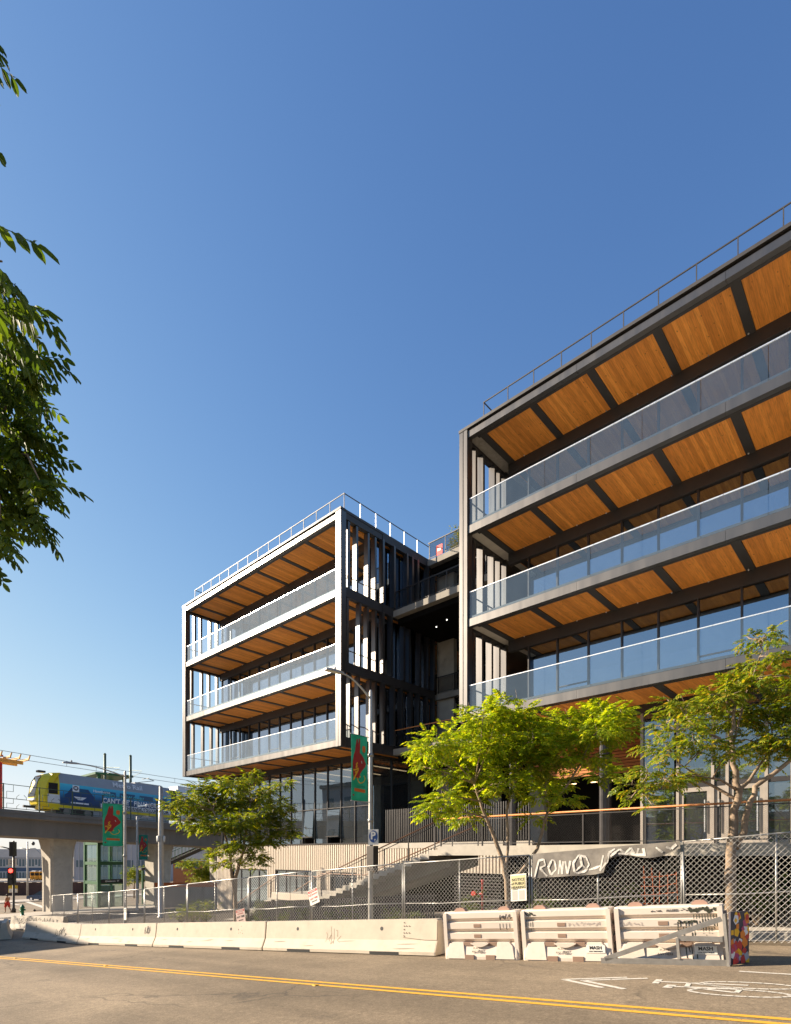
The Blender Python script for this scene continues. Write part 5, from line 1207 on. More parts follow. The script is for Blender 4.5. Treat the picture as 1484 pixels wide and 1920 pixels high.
# ------------------------------------------------------------------ signs tied to the fence
def fsign(px, py, w, h, rot, name, label, lines, base='paper_white', head=None, off=.06, stake=False):
    x, y = lineX(px, FC - .10); d = (Vector((x, y, 0))).length; r_ = ray(px, py); d = x / r_.x; c = EYE + r_ * d
    u0 = Vector((1, SL, 0.083)).normalized(); n0 = Vector((SL, -1, 0)).normalized(); v0 = Vector((0, 0, 1)); ca, sa = math.cos(rot), math.sin(rot)
    u = u0 * ca + v0 * sa; v = v0 * ca - u0 * sa
    t = thing(name, label, 'sign', tuple(c - v0 * h / 2))
    P = lambda a, b, k=0.0: c + u * a + v * b + n0 * k
    MB().add([P(-w/2,-h/2), P(w/2,-h/2), P(w/2,h/2), P(-w/2,h/2), P(-w/2,-h/2,-.006), P(w/2,-h/2,-.006), P(w/2,h/2,-.006), P(-w/2,h/2,-.006)], [(0,1,2,3),(7,6,5,4),(0,4,5,1),(1,5,6,2),(2,6,7,3),(3,7,4,0)]).build('board', base, t)
    if head: MB().poly([P(-w*.47, h*.30, .002), P(w*.47, h*.30, .002), P(w*.47, h*.46, .002), P(-w*.47, h*.46, .002)]).build('header_bar', head, t, fix=False)
    for s, size, a, b, mat in lines: text('lettering', s, size, P(a, b, .004), u, v, mat, t, depth=.0008, bold=.002)
    for a in (-.4, .4): MB().tube([P(a*w, h*.44, .004), P(a*w, h*.44, -.10)], .006, 5).build('cable_tie', 'dark_print', t)
    if stake: MB().box(c.x - .02, c.x + .02, c.y + .01, c.y + .05, zg(c.x), c.z + .1).build('stake', 'dark_steel', t)
    return t, P
plain('paper_yellow', (.62, .55, .30), .7); plain('sign_maroon', (.30, .07, .06), .7); plain('paper_grey', (.5, .47, .42), .7); plain('sign_pinkish', (.45, .33, .29), .7)
t, P = fsign(972.5, 1664, .44, .70, R(1.5), 'hearing_notice', 'tall paper poster reading notice of public hearing on the fence', [('NOTICE', .10, 0, .20, 'dark_print'), ('of PUBLIC', .095, 0, .10, 'dark_print'), ('HEARING', .095, 0, .0, 'dark_print')])
MB().poly([P(-.20, -.035, .002), P(.20, -.035, .002), P(.20, .31, .002), P(-.20, .31, .002)]).build('yellow_panel', 'paper_yellow', t, fix=False)
MB().poly([P(-.17, -.06, .003), P(-.02, -.06, .003), P(-.02, -.045, .003), P(-.17, -.045, .003)]).build('rule', 'dark_print', t, fix=False)
for a in (-.105, .09):
    MB().poly([P(a-.075, -.32, .002), P(a+.075, -.32, .002), P(a+.075, -.08, .002), P(a-.075, -.08, .002)]).build('text_column', 'paper_grey', t, fix=False)
fsign(588.5, 1681, .46, .52, R(17), 'tow_sign', 'tilted white and red no parking sign on the fence by the stair landing', [('TOW-AWAY', .055, 0, .195, 'paper_white'), ('NO', .13, -.13, .08, 'red_print'), ('PARKING', .06, .08, .08, 'red_print'), ('ANY TIME', .085, 0, -.06, 'red_print'), ('TEMPORARY', .05, 0, -.16, 'dark_print')], 'paper_white', 'red_print')
fsign(451.5, 1717.5, .55, .52, R(9), 'tow_sign', 'faded maroon any time sign leaning on the concrete barrier', [('ANY TIME', .11, 0, -.03, 'dark_print'), ('TOW-AWAY', .06, 0, .19, 'paper_grey'), ('NO STOPPING', .055, 0, .09, 'sign_maroon'), ('TEMPORARY', .05, 0, -.16, 'dark_print')], 'sign_pinkish', 'sign_maroon')
fsign(49.5, 1728, .52, .52, R(12), 'tow_sign', 'shaded tilted sign stuck above the graffitied far barriers', [('ANY TIME', .10, 0, -.03, 'dark_print'), ('NO STOPPING', .06, 0, .10, 'dark_print')], 'paper_grey', 'dark_print', stake=True)
fsign(235, 1713.5, .22, .58, R(0), 'paper_notice', 'small white paper notice taped to the fence below the banner lamp post', [('NOTICE', .04, 0, .2, 'dark_print'), ('SITE', .04, 0, .12, 'dark_print')])
# scrap of orange safety netting and red standpipe behind the fence
tO = thing('safety_netting', 'torn orange safety netting hanging behind the fence post', 'netting', tuple(FP(-4.4, 0, .15)))
plain('orange_net', (.45, .10, .02), .7)
for k in range(5): MB().tube([FP(-4.55 + k*.17, .35 + .1*math.sin(k), .12), FP(-4.5 + k*.16 + .03*math.sin(k*2), .9, .16), FP(-4.52 + k*.17, 1.6 + .1*math.cos(k), .10)], .007, 4).build('strand', 'orange_net', tO)
for k in range(6): MB().tube([FP(-4.58, .45 + k*.2, .12), FP(-4.2, .42 + k*.2 + .03*(k % 2), .17), FP(-3.85, .48 + k*.2, .12)], .007, 4).build('strand', 'orange_net', tO)
plain('hydrant_red', (.42, .03, .02), .45)
q = bed(905, 17.3); tR = thing('standpipe', 'red fire standpipe with valve wheel in the planting bed', 'standpipe', tuple(q))
MB().lathe([(.035, -.05), (.035, 1.5), (.05, 1.52), (.05, 1.6)], 10, tuple(q)).build('pipe', 'hydrant_red', tR, True)
MB().tube([q + Vector((-.3, 0, 1.1)), q + Vector((-.3, -.12, 1.1))], .10, 12).build('valve_wheel', 'hydrant_red', tR); MB().tube([q + Vector((-.3, 0, 1.1)), q + Vector((0, 0, 1.1))], .03, 8).build('branch_pipe', 'hydrant_red', tR)
# red poster on the top gallery rail
tp = thing('poster', 'red poster on the railing of the roof gallery', 'poster', (-21.6, 27.5, RB + .7)); MB().box(-22.02, -21.50, 27.58, 27.595, RB + .36, RB + 1.0).build('sheet', 'red_print', tp)
MB().box(-21.9, -21.62, 27.573, 27.578, RB + .62, RB + .8).build('print', 'paper_white', tp)
# ------------------------------------------------------------------ light-rail viaduct crossing behind the block
VO = Vector((-57.0, 12.1, 5.24)); Vs = Vector((-.107, .994, -.035)).normalized(); Vt = Vector((-.994, -.107, 0)).normalized()
def V(s, t, h): return VO + Vs * s + Vt * t + Vector((0, 0, h))
tV = thing('viaduct', 'weathered concrete light rail viaduct on flared piers', 'bridge', (-60, 18, zg(-60)))
surf('girder', (0.20, 0.175, 0.15), .9, var=.22, scale=.5, bump=.2, bscale=20, stain=.5, streak=True)
surf('rail_green', (0.075, 0.11, 0.075), .5, metal=.2, var=.15, scale=4); surf('frame_green', (0.018, 0.085, 0.03), .45, var=.12, scale=3)
gs = [-45, -20, -2, 16, 34, 60, 95]
for a, b in zip(gs[:-1], gs[1:]):
    MB(V).prism([(-.25, 0), (6.7, 0), (6.7, -.34), (6.3, -.42), (.15, -.42), (-.25, -.34)], a + .01, b - .01, 'x') if 0 else None
    mb = MB(); prof = [(-.25, 0), (-.25, -.36), (.25, -.46), (.45, -1.95), (5.95, -1.95), (6.2, -.46), (6.7, -.36), (6.7, 0)]
    n = len(prof); mb.add([V(a + .012, t_, h) for t_, h in prof] + [V(b - .012, t_, h) for t_, h in prof], [tuple(range(n)), tuple(range(2*n-1, n-1, -1))] + [(i, n+i, n+(i+1) % n, (i+1) % n) for i in range(n)])
    mb.build('girder_span', 'girder', tV)
    MB(V).box(a + .012, b - .012, -.30, -.02, .002, .30).build('parapet_kerb', 'girder', tV)
    MB(V).box(a + .012, b - .012, 6.5, 6.75, .002, .30).build('parapet_kerb', 'girder', tV)
def pier(s, t0, hs, ht, label=None):
    p0 = V(s, t0, 0); zb = zg(p0.x) - .2 - VO.z; mb = MB(V); secs = [(zb, 1, 1), (-5.2, 1, 1), (-3.6, 1.03, 1.05), (-2.6, 1.10, 1.16), (-1.94, 1.20, 1.35)]
    def oc(h, a, b): c = .25; A_, B_ = hs * a, ht * b; return [(s-A_+c, t0-B_, h), (s+A_-c, t0-B_, h), (s+A_, t0-B_+c, h), (s+A_, t0+B_-c, h), (s+A_-c, t0+B_, h), (s-A_+c, t0+B_, h), (s-A_, t0+B_-c, h), (s-A_, t0-B_+c, h)]
    vs = [p for h, a, b in secs for p in oc(h, a, b)]; fs = [tuple(range(7, -1, -1)), tuple(range(32, 40))]
    for i in range(4):
        for k in range(8): l = (k+1) % 8; fs.append((i*8+k, i*8+l, (i+1)*8+l, (i+1)*8+k))
    mb.add(vs, fs).build('pier', 'concrete', tV)
pier(5.9, 3.2, 1.0, 1.15); pier(16.4, 3.4, .95, 1.2); pier(24.5, 3.2, .9, 1.1); pier(44, 3.2, 1.1, 1.2)
for s in np.arange(-22, 46, 2.78):                                # guard rail bay by bay
    MB(V).box(s - .045, s + .045, -.22, -.13, .302, 2.5).build('rail_post', 'rail_green', tV)
    mb = MB(); e = 2.78; Bm = lambda a, b, c, d, w=.035: mb.beam(V(s + a, -.175, b), V(s + c, -.175, d), w, w)
    for h in (2.45, 1.25, .42): Bm(.05, h, e - .05, h, .05)
    for lo, hi in ((.42, 1.25), (1.25, 2.45)):
        m = (lo + hi) / 2
        for x0 in (.25, .75, 2.0, 2.5): Bm(x0, lo if (x0 in (.25, 2.5)) else m, x0, m if x0 in (.25, 2.5) else hi, .03)
        Bm(.25, m, .75, m, .03); Bm(2.0, m, 2.5, m, .03); Bm(1.0, lo, 1.0, lo + .2, .03); Bm(1.75, lo, 1.75, lo + .2, .03); Bm(1.0, lo + .2, 1.2, lo + .4, .03); Bm(1.75, lo + .2, 1.55, lo + .4, .03)
    mb.build('rail_bay', 'rail_green', tV)
MB(V).box(-45, 95, 2.0, 2.1, .20, .34).build('running_rail', 'dark_steel', tV); MB(V).box(-45, 95, 3.3, 3.4, .20, .34).build('running_rail', 'dark_steel', tV)
MB(V).box(-45, 95, 1.2, 4.2, .003, .198).build('track_bed', 'concrete_dark', tV)
for nm, s, t_, H in (('slim grey overhead line mast behind the banner lamp post', 11.6, 5.6, 7.6), ('taller overhead line mast behind the train roof', 14.0, 4.8, 7.75)):
    tm = thing('catenary_mast', nm, 'mast', tuple(V(s, t_, .3)), 'overhead line masts on the viaduct')
    MB().tube([V(s, t_, 0), V(s, t_, H)], [.16, .13], 10).build('mast', 'rail_green', tm, True); MB().tube([V(s, t_, H - .01), V(s, t_, H + .12)], [.17, .06], 10).build('cap', 'rail_green', tm, True)
    MB().tube([V(s, t_, 6.2), V(s + .1, 2.65, 5.9)], .03, 6).build('bracket_arm', 'rail_green', tm); MB().tube([V(s, t_, 5.4), V(s + .1, 2.8, 5.75)], .02, 6).build('brace', 'rail_green', tm)
for h, sag, lab in ((5.75, .10, 'upper overhead wire strung above the train'), (5.2, .02, 'lower contact wire strung above the train')):
    P = [V(s, 2.65, h - sag * math.sin((s % 26) / 26 * math.pi)) for s in np.linspace(-40, 78, 60)]
    o = MB().tube(P, .022, 5).build('overhead_wire', 'dark_steel'); tag(o, lab, 'wire', 'overhead wires')
for s in (-1.5, 6.5, 9.3, 18, 26): MB().tube([V(s, 2.65, 5.18), V(s, 2.65, 5.72)], .015, 4).build('dropper', 'dark_steel', o)

# ------------------------------------------------------------------ train
surf('train_yellow', (.80, .62, .02), .35, var=.05, scale=1.5, stain=.12); surf('train_grey', (.34, .35, .37), .4, var=.06, scale=1.5); surf('train_white', (.75, .75, .76), .4, var=.05, scale=2)
plain('train_glass', (.012, .014, .018), .05); plain('ad_teal', (.05, .5, .6), .4); plain('ad_white', (.9, .9, .92), .4); plain('ad_navy', (.008, .016, .05), .4); plain('ad_blue_car', (.02, .07, .20), .3); plain('ad_ghost', (.012, .10, .22), .4)
m, nt_, o_ = nt('ad_gradient'); b_ = N(nt_, 'ShaderNodeBsdfPrincipled', Roughness=.4); nt_.links.new(b_.outputs[0], o_.inputs[0])
g_ = N(nt_, 'ShaderNodeTexCoord'); sp_ = N(nt_, 'ShaderNodeSeparateXYZ'); nt_.links.new(g_.outputs['Generated'], sp_.inputs[0])
nt_.links.new(ramp(nt_, sp_.outputs[2], [(0, (.014, .03, .09)), (.42, (.016, .08, .22)), (.66, (.02, .32, .62)), (1, (.08, .62, .85))]).outputs[0], b_.inputs['Base Color'])
tT = thing('train', 'yellow nosed light rail train wrapped in a blue car advert on the viaduct', 'train', tuple(V(3.4, 2.6, .34)))
S0, S1, T0, T1_ = 3.4, 16.7, 1.32, 3.95
def body(name, outline, t0, t1, mat, inset=.0):                   # side outline (s, h) given depth across the track
    mb = MB(); n = len(outline); mb.add([V(s, t0, h) for s, h in outline] + [V(s, t1, h) for s, h in outline], [tuple(range(n)), tuple(range(2*n-1, n-1, -1))] + [(i, n+i, n+(i+1) % n, (i+1) % n) for i in range(n)]); return mb.build(name, mat, tT)
cab = MB(); pr = [(4.05, .78), (3.62, 1.2), (3.42, 1.75), (3.50, 2.4), (3.72, 3.3), (4.05, 3.9), (4.6, 4.2), (5.25, 4.30)]
ring = []
for (s, h) in pr: ring += [(s + .55 * (1 if s < 4.4 else .3), T0, h), (s, T0 + .55, h), (s, T1_ - .55, h), (s + .55 * (1 if s < 4.4 else .3), T1_, h)]
fs = []
for i in range(len(pr) - 1):
    for k in range(3): fs.append((i*4+k, i*4+k+1, (i+1)*4+k+1, (i+1)*4+k))
# cab sides back to the body
sv = [(5.3, T0, .78), (5.3, T0, 3.35), (5.3, T0 + .3, 4.31), (5.3, T1_ - .3, 4.31), (5.3, T1_, 3.35), (5.3, T1_, .78)]
n0 = len(ring); ring += sv; near = [i*4 for i in range(8)]; far = [i*4+3 for i in range(8)]
fs += [tuple(near) + (n0 + 2, n0 + 1, n0), tuple(far[::-1]) + (n0 + 5, n0 + 4, n0 + 3), (28, 29, 30, 31, n0 + 3, n0 + 2), (0, 3, n0 + 5, n0) ]
cab.add([V(*p) for p in ring], fs).build('cab', 'train_yellow', tT)
MB().add([V(3.39, T0 + .56, 1.9), V(3.39, T1_ - .56, 1.9), V(3.66, T1_ - .6, 3.3), V(4.0, T1_ - .62, 3.94), V(4.0, T0 + .62, 3.94), V(3.66, T0 + .6, 3.3)], [(0,1,2,3,4,5)]).build('windscreen', 'train_glass', tT, fix=False)
MB(V).box(4.35, 5.15, T0 - .014, T0 - .002, 2.25, 3.25).build('cab_window', 'train_glass', tT); MB(V).box(4.28, 5.32, T0 - .008, T0 - .001, 1.35, 2.2).build('cab_panel', 'train_white', tT)
MB().add([V(3.40, T0 + .5, 1.55), V(3.40, T1_ - .5, 1.55), V(3.42, T1_ - .5, 1.75), V(3.42, T0 + .5, 1.75)], [(0,1,2,3)]).build('light_bar', 'ad_white', tT, fix=False)
MB(V).box(2.75, 3.7, 2.5, 2.75, .85, 1.05).build('coupler', 'dark_steel', tT)
prf = [(T0, .95), (T0, 3.35), (T0 + .32, 4.31), (T1_ - .32, 4.31), (T1_, 3.35), (T1_, .95)]
for a, b, nm, mt_ in ((5.302, S1, 'body', 'train_grey'), (17.5, 30.6, 'rear_body', 'train_white')):
    n = 6; MB().add([V(a, t_, h) for t_, h in prf] + [V(b, t_, h) for t_, h in prf], [tuple(range(n)), tuple(range(2*n-1, n-1, -1))] + [(i, n+i, n+(i+1) % n, (i+1) % n) for i in range(n)]).build(nm, mt_, tT)
MB(V).box(16.72, 17.48, T0 + .15, T1_ - .15, 1.0, 4.1).build('bellows', 'dark_steel', tT)
MB(V).box(5.31, S1, T0 - .012, T0 - .001, 1.02, 1.28).build('yellow_stripe', 'train_yellow', tT)
ad = MB(V).box(5.34, S1 - .02, T0 - .016, T0 - .002, 1.29, 3.33).build('advert_wrap', 'ad_gradient', tT)
MB(V).box(9.1, S1 - .05, T0 - .020, T0 - .0165, 1.33, 1.80).build('advert_band', 'ad_white', ad)
for a, b in ((9.3, 10.6), (11.0, 12.6), (13.1, 14.6), (15.0, 16.2)): MB(V).box(a, b, T0 - .0185, T0 - .0165, 2.55, 3.05).build('tinted_window', 'ad_ghost', ad)
carp = [(5.75, 1.6), (5.75, 2.3), (6.0, 2.5), (6.35, 3.0), (7.9, 3.0), (8.3, 2.5), (8.5, 2.3), (8.5, 1.6)]
MB().poly([V(s, T0 - .0195, h) for s, h in carp]).build('printed_car', 'ad_blue_car', ad, fix=False)
MB().poly([V(s, T0 - .0205, h) for s, h in ((6.4, 2.52), (6.62, 2.92), (7.65, 2.92), (7.9, 2.52))]).build('printed_windscreen', 'ad_ghost', ad, fix=False)
MB().poly([V(s, T0 - .0205, h) for s, h in ((6.55, 2.2), (7.75, 2.2), (7.35, 1.9), (6.95, 1.9))]).build('printed_grille', 'ad_white', ad, fix=False)
MB().poly([V(s, T0 - .0205, h) for s, h in ((6.3, 1.52), (7.95, 1.52), (7.95, 1.66), (6.3, 1.66))]).build('printed_bumper', 'ad_white', ad, fix=False)
MB(V).box(6.45, 7.05, T0 - .022, T0 - .0205, 2.62, 3.28).build('logo_square', 'ad_white', ad)
MB().poly([V(6.75 + .24*math.cos(k*math.pi/10), T0 - .0235, 3.0 + .22*math.sin(k*math.pi/10)) for k in range(20)]).build('logo_disc', 'ad_navy', ad, fix=False)
uT, vT = Vs, Vector((0, 0, 1)); off = T0 - .026
text('letter_logo', 'M', .34, V(6.75, off, 3.0), uT, vT, 'ad_white', ad, bold=.01)
text('advert_text', 'NEED A NEW CAR?', .50, V(11.4, off, 2.66), uT, vT, 'ad_teal', ad, bold=.012)
text('advert_text', "CAN'T GET FINANCING?", .68, V(12.6, off, 2.13), uT, vT, 'ad_white', ad, bold=.02, xs=.88)
text('advert_text', 'WWW.HAWTHORNEAUTOSQUARE.COM', .42, V(12.9, off, 1.56), uT, vT, 'ad_navy', ad, bold=.012, xs=.88)
text('advert_text', 'Hawthorne', .36, V(9.2, off, 2.95), uT, vT, 'ad_white', ad, bold=.006)
tilt = (Vt * .32 + Vector((0, 0, .96))).normalized()
text('fleet_name', 'Metro Rail', .74, V(11.9, T0 + .10, 3.84), uT, tilt, 'train_white', tT, bold=.018)
MB(V).box(5.0, 8.4, T0 + .1, T1_ - .1, .42, .95).build('bogie', 'dark_steel', tT); MB(V).box(8.4, 16.5, T0 + .03, T1_ - .03, .45, .949).build('underframe', 'train_grey', tT)
for s in (6.0, 7.9): MB().tube([V(s, T0 + .02, .68), V(s, T0 + .30, .68)], .34, 16).build('wheel', 'concrete_dark', tT)
MB(V).box(12.9, 15.9, T0 + .5, T1_ - .5, 4.312, 4.5).build('roof_unit', 'train_grey', tT)
MB().tube([V(13.2, 2.3, 4.5), V(15.3, 2.3, 5.0), V(14.6, 2.3, 5.12)], .035, 6).build('pantograph', 'dark_steel', tT); MB().tube([V(14.5, 1.9, 5.14), V(14.5, 3.3, 5.14)], .03, 6).build('collector_bar', 'dark_steel', tT)
MB(V).box(3.9, 4.5, 2.3, 2.9, 4.25, 4.42).build('roof_horn', 'dark_steel', tT); MB(V).box(17.8, 20.5, T0 + .4, T1_ - .4, 4.312, 4.75).build('roof_unit', 'train_white', tT)

# ------------------------------------------------------------------ green lift tower, platform pergola, stair under the viaduct
tE = thing('lift_tower', 'green steel lift tower with glass walls behind the viaduct', 'lift tower', (-66, 24, zg(-66)))
lx0, lx1, ly0, ly1 = -68.0, -64.1, 22.5, 25.15; z0 = zg(-66) + .02; zt_ = 10.2
for x in (lx0, lx1):
    for y in (ly0, ly1): MB().box(x - .16, x + .16, y - .16, y + .16, z0, zt_).build('column', 'frame_green', tE)
for z in (z0 + 2.6, z0 + 4.7, z0 + 6.9, z0 + 10.4):
    mb = MB()
    for y in (ly0, ly1): mb.box(lx0 + .162, lx1 - .162, y - .13, y + .13, z, z + .34)
    for x in (lx0, lx1): mb.box(x - .13, x + .13, ly0 + .162, ly1 - .162, z, z + .34)
    mb.build('ring_beam', 'frame_green', tE)
zs = [z0, z0 + 2.6, z0 + 4.7, z0 + 6.9, z0 + 10.4, zt_]
for a, b in zip(zs[:-2], zs[1:-1]):
    a += .36 if a > z0 else .1
    for k in range(2):
        ya, yb = ly0 + .18 + k * 1.16, ly0 + .18 + (k + 1) * 1.16 - .03
        MB().box(lx1 - .02, lx1 + .02, ya, yb, a, b - .02).build('pane', 'lift_glass', tE)
    for k in range(2):
        xa = lx0 + .2 + k * 1.78; MB().box(xa, xa + 1.72, ly0 - .02, ly0 + .02, a, b - .02).build('pane', 'lift_glass', tE)
    MB().box(lx1 - .05, lx1 + .05, ly0 + 1.30, ly0 + 1.36, a, b).build('glazing_bar', 'frame_green', tE)
MB().box(lx0 - .5, lx1 + .5, ly0 - .5, ly1 + .8, zt_, zt_ + .22).build('canopy', 'frame_green', tE); MB().box(lx1 + .1, lx1 + .18, ly0 + .2, ly1 - .2, z0 + 2.75, z0 + 3.15).build('sign_board', 'black', tE)
text('lettering', 'Chinatown  ST', .24, (lx1 + .19, (ly0 + ly1) / 2, z0 + 2.95), (0, 1, 0), (0, 0, 1), 'ad_white', tE)
MB().box(lx0 + .9, lx1 - 1.1, ly0 + .6, ly1 - .6, z0 + .05, z0 + 2.4).build('lift_car', 'steel_panel', tE)
tg = thing('station_pergola', 'red post and yellow timber pergola on the station platform', 'pergola', tuple(V(1.8, 5.2, 0)))
surf('pergola_red', (.42, .035, .03), .5, var=.1, scale=3); surf('pergola_timber', (.66, .36, .09), .55, var=.12, scale=3)
MB().tube([V(1.8, 5.2, 0), V(1.8, 5.2, 5.05)], .15, 12).build('post', 'pergola_red', tg, True); MB().tube([V(1.8, 5.2, 5.6), V(1.8, 5.2, 5.75)], .22, 12).build('finial', 'pergola_red', tg)
for t_ in (4.5, 5.9): MB(V).box(-6, 3.4, t_ - .09, t_ + .09, 5.02, 5.35).build('beam', 'pergola_timber', tg)
for s in np.arange(-5.5, 3.6, .75):
    mb = MB(); pts = [(3.6, 5.36), (3.3, 5.72), (3.5, 5.55), (6.9, 5.55), (7.2, 5.72), (6.9, 5.36)]; n = 6
    pts = [(3.25, 5.8), (3.6, 5.36), (6.8, 5.36), (7.15, 5.8), (6.75, 5.56), (3.65, 5.56)]
    mb.add([V(s, t_, h) for t_, h in pts] + [V(s + .1, t_, h) for t_, h in pts], [tuple(range(n)), tuple(range(2*n-1, n-1, -1))] + [(i, n+i, n+(i+1) % n, (i+1) % n) for i in range(n)]); mb.build('rafter', 'pergola_timber', tg)
tX = thing('station_stair', 'dark steel station stair descending under the viaduct', 'stair', tuple(atD(300, 1640, 68)))
a, b = atD(300, 1627, 68), atD(392, 1586, 72)
for off_ in (0, 1.6):
    o_ = Vector((-1, 0, 0)) * off_; MB().beam(a + o_, b + o_, .12, .42).build('stringer', 'dark_steel', tX); MB().beam(a + o_ + Vector((0, 0, 1.3)), b + o_ + Vector((0, 0, 1.3)), .06, .06).build('handrail', 'frame_green', tX)
    for k in range(15): q = a.lerp(b, k / 14) + o_; MB().beam(q + Vector((0, 0, .15)), q + Vector((0, 0, 1.28)), .035, .035).build('baluster', 'frame_green', tX)
for k in range(20):
    q = a.lerp(b, (k + .5) / 20); MB().box(q.x - 1.55, q.x - .06, q.y - .17, q.y + .17, q.z + .0, q.z + .06).build('tread', 'dark_steel', tX)
MB().box(a.x - 1.6, a.x, a.y - 2.2, a.y - .05, a.z - .25, a.z + .02).build('landing', 'dark_steel', tX)
for y in (-2.0, -.2):
    for x in (-1.5, -.1): MB().box(a.x + x - .1, a.x + x + .1, a.y + y - .1, a.y + y + .1, zg(a.x), a.z - .26).build('landing_post', 'frame_green', tX)
# ------------------------------------------------------------------ street corner: signals, hydrant, person, scooter, car
plain('signal_red', (1.0, .03, .02), .4, 0, 4.0); plain('hydrant_green', (.02, .16, .06), .45); plain('skin', (.36, .17, .09), .55); plain('shorts_red', (.55, .04, .025), .6); plain('hair_dark', (.02, .015, .012), .7); plain('sign_yellow', (.6, .42, .03), .5)
pc = atG(26, 1711, .13); tZ = thing('traffic_signal', 'corner traffic signal showing red with a sign above and a yellow sign below', 'traffic light', tuple(pc))
hp = atD(26, 1579, 60).z - pc.z
MB().lathe([(.20, 0), (.20, .3), (.11, .5), (.09, hp)], 12, tuple(pc)).build('pole', 'dark_steel', tZ, True)
cr = Vector((CYW, SY, 0)); cf = Vector((SY, -CYW, 0))              # towards the right / towards the viewer
def sighead(py, lit, nm='signal_head'):
    zc = atD(26, py, 60).z; c = Vector((pc.x, pc.y, zc)) + cf * .25
    MB().add([c + cr*x + cf*y + Vector((0, 0, z)) for x in (-.33, .33) for y in (-.14, .14) for z in (-.85, .85)], [(0,1,3,2),(4,6,7,5),(0,4,5,1),(2,3,7,6),(0,2,6,4),(1,5,7,3)]).build(nm, 'black', tZ)
    for k, z in enumerate((.54, 0, -.54)):
        q = c + cf * .15 + Vector((0, 0, z)); MB().tube([q, q + cf * .06], .19, 14).build('lens', 'signal_red' if (lit and k == 0) else 'dark_steel', tZ)
sighead(1639, True)
zc = atD(26, 1593, 60).z; c = Vector((pc.x, pc.y, zc)) + cf * .1 + cr * .1
MB().add([c + cr*x + cf*y + Vector((0, 0, z)) for x in (-.3, .1) for y in (-.25, .25) for z in (-.7, .7)], [(0,1,3,2),(4,6,7,5),(0,4,5,1),(2,3,7,6),(0,2,6,4),(1,5,7,3)]).build('signal_head', 'black', tZ)
def boardat(px, py, w, h, mat, par, d=59.8):
    c = atD(px, py, d); return MB().add([c + cr*x + cf*y + Vector((0,0,z)) for x in (-w/2, w/2) for y in (-.02, .02) for z in (-h/2, h/2)], [(0,1,3,2),(4,6,7,5),(0,4,5,1),(2,3,7,6),(0,2,6,4),(1,5,7,3)]).build('sign_board', mat, par), c
b1, c1 = boardat(24, 1617, .95, .78, 'paper_grey', tZ); text('lettering', 'ONE\nWAY', .26, c1 + cf*.03, cr, (0,0,1), 'dark_print', tZ)
b1, c1 = boardat(25, 1667, .98, .78, 'sign_yellow', tZ)
b2, c2 = boardat(25, 1670, .90, .40, 'paper_white', tZ, 59.7)
MB().tube([Vector((pc.x, pc.y, atD(26, 1602, 60).z)), Vector((pc.x, pc.y, atD(26, 1598, 60).z)) - cr*.5 + Vector((0,0,.35)), Vector((pc.x, pc.y, atD(26, 1594, 60).z)) - cr*1.6 + Vector((0,0,.4))], .06, 8).build('mast_arm', 'dark_steel', tZ, True)
q = atG(52, 1684, .13); tL = thing('mast_arm_pole', 'slim grey street pole with a curved mast arm beyond the crossing', 'pole', tuple(q)); zt5 = atD(52, 1578, 92).z
dq = (q - EYE).dot(Vector((-SY, CYW, 0))); zt5 = EYE.z + (HY - 1578) / FPX * dq
MB().tube([q, Vector((q.x, q.y, zt5))], [.16, .10], 10).build('pole', 'pole_grey', tL, True)
e0 = Vector((q.x, q.y, EYE.z + (HY - 1592) / FPX * dq)); MB().tube([e0, e0 + cr*1.2 + Vector((0,0,.1)), e0 + cr*2.4 - Vector((0,0,1.0)), e0 + cr*3.2 - Vector((0,0,2.0))], .08, 8).build('mast_arm', 'pole_grey', tL, True)
MB().tube([e0, e0 - cr*1.2 + Vector((0,0,.2))], .05, 8).build('short_arm', 'pole_grey', tL, True); MB().lathe([(.1, .5), (.25, .3), (.2, 0), (.05, -.1)], 10, tuple(Vector((q.x, q.y, zt5)) + cr*.9 + Vector((0,0,-.5)))).build('lantern', 'dark_steel', tL, True)
q = atG(42.5, 1717.5, .13); th = thing('fire_hydrant', 'green fire hydrant on the far street corner', 'hydrant', tuple(q))
MB().lathe([(.17, 0), (.17, .06), (.12, .08), (.12, .62), (.17, .64), (.17, .72), (.12, .86), (.05, .93), (.05, .98)], 14, tuple(q)).build('barrel', 'hydrant_green', th, True)
for s in (-1, 1): MB().tube([q + cr*s*.1 + Vector((0,0,.52)), q + cr*s*.24 + Vector((0,0,.52))], .07, 10).build('outlet', 'hydrant_green', th, True)
MB().tube([q + cf*.08 + Vector((0,0,.45)), q + cf*.22 + Vector((0,0,.45))], .09, 10).build('outlet', 'hydrant_green', th, True)
q = atG(76, 1709, .13); tk = thing('kick_scooter', 'dark parked kick scooter on the corner pavement', 'scooter', tuple(q))
MB().beam(q + Vector((0,0,.12)) - cr*.5, q + Vector((0,0,.12)) + cr*.35, .16, .05).build('deck', 'dark_steel', tk); MB().tube([q + cr*.45 + Vector((0,0,.12)), q + cr*.30 + Vector((0,0,1.15))], .03, 8).build('stem', 'dark_steel', tk); MB().tube([q + cr*.3 + cf*.25 + Vector((0,0,1.15)), q + cr*.3 - cf*.25 + Vector((0,0,1.15))], .02, 6).build('handlebar', 'dark_steel', tk)
for s in (-.55, .46): MB().tube([q + cr*s + cf*.03 + Vector((0,0,.11)), q + cr*s - cf*.03 + Vector((0,0,.11))], .11, 14).build('wheel', 'black', tk)
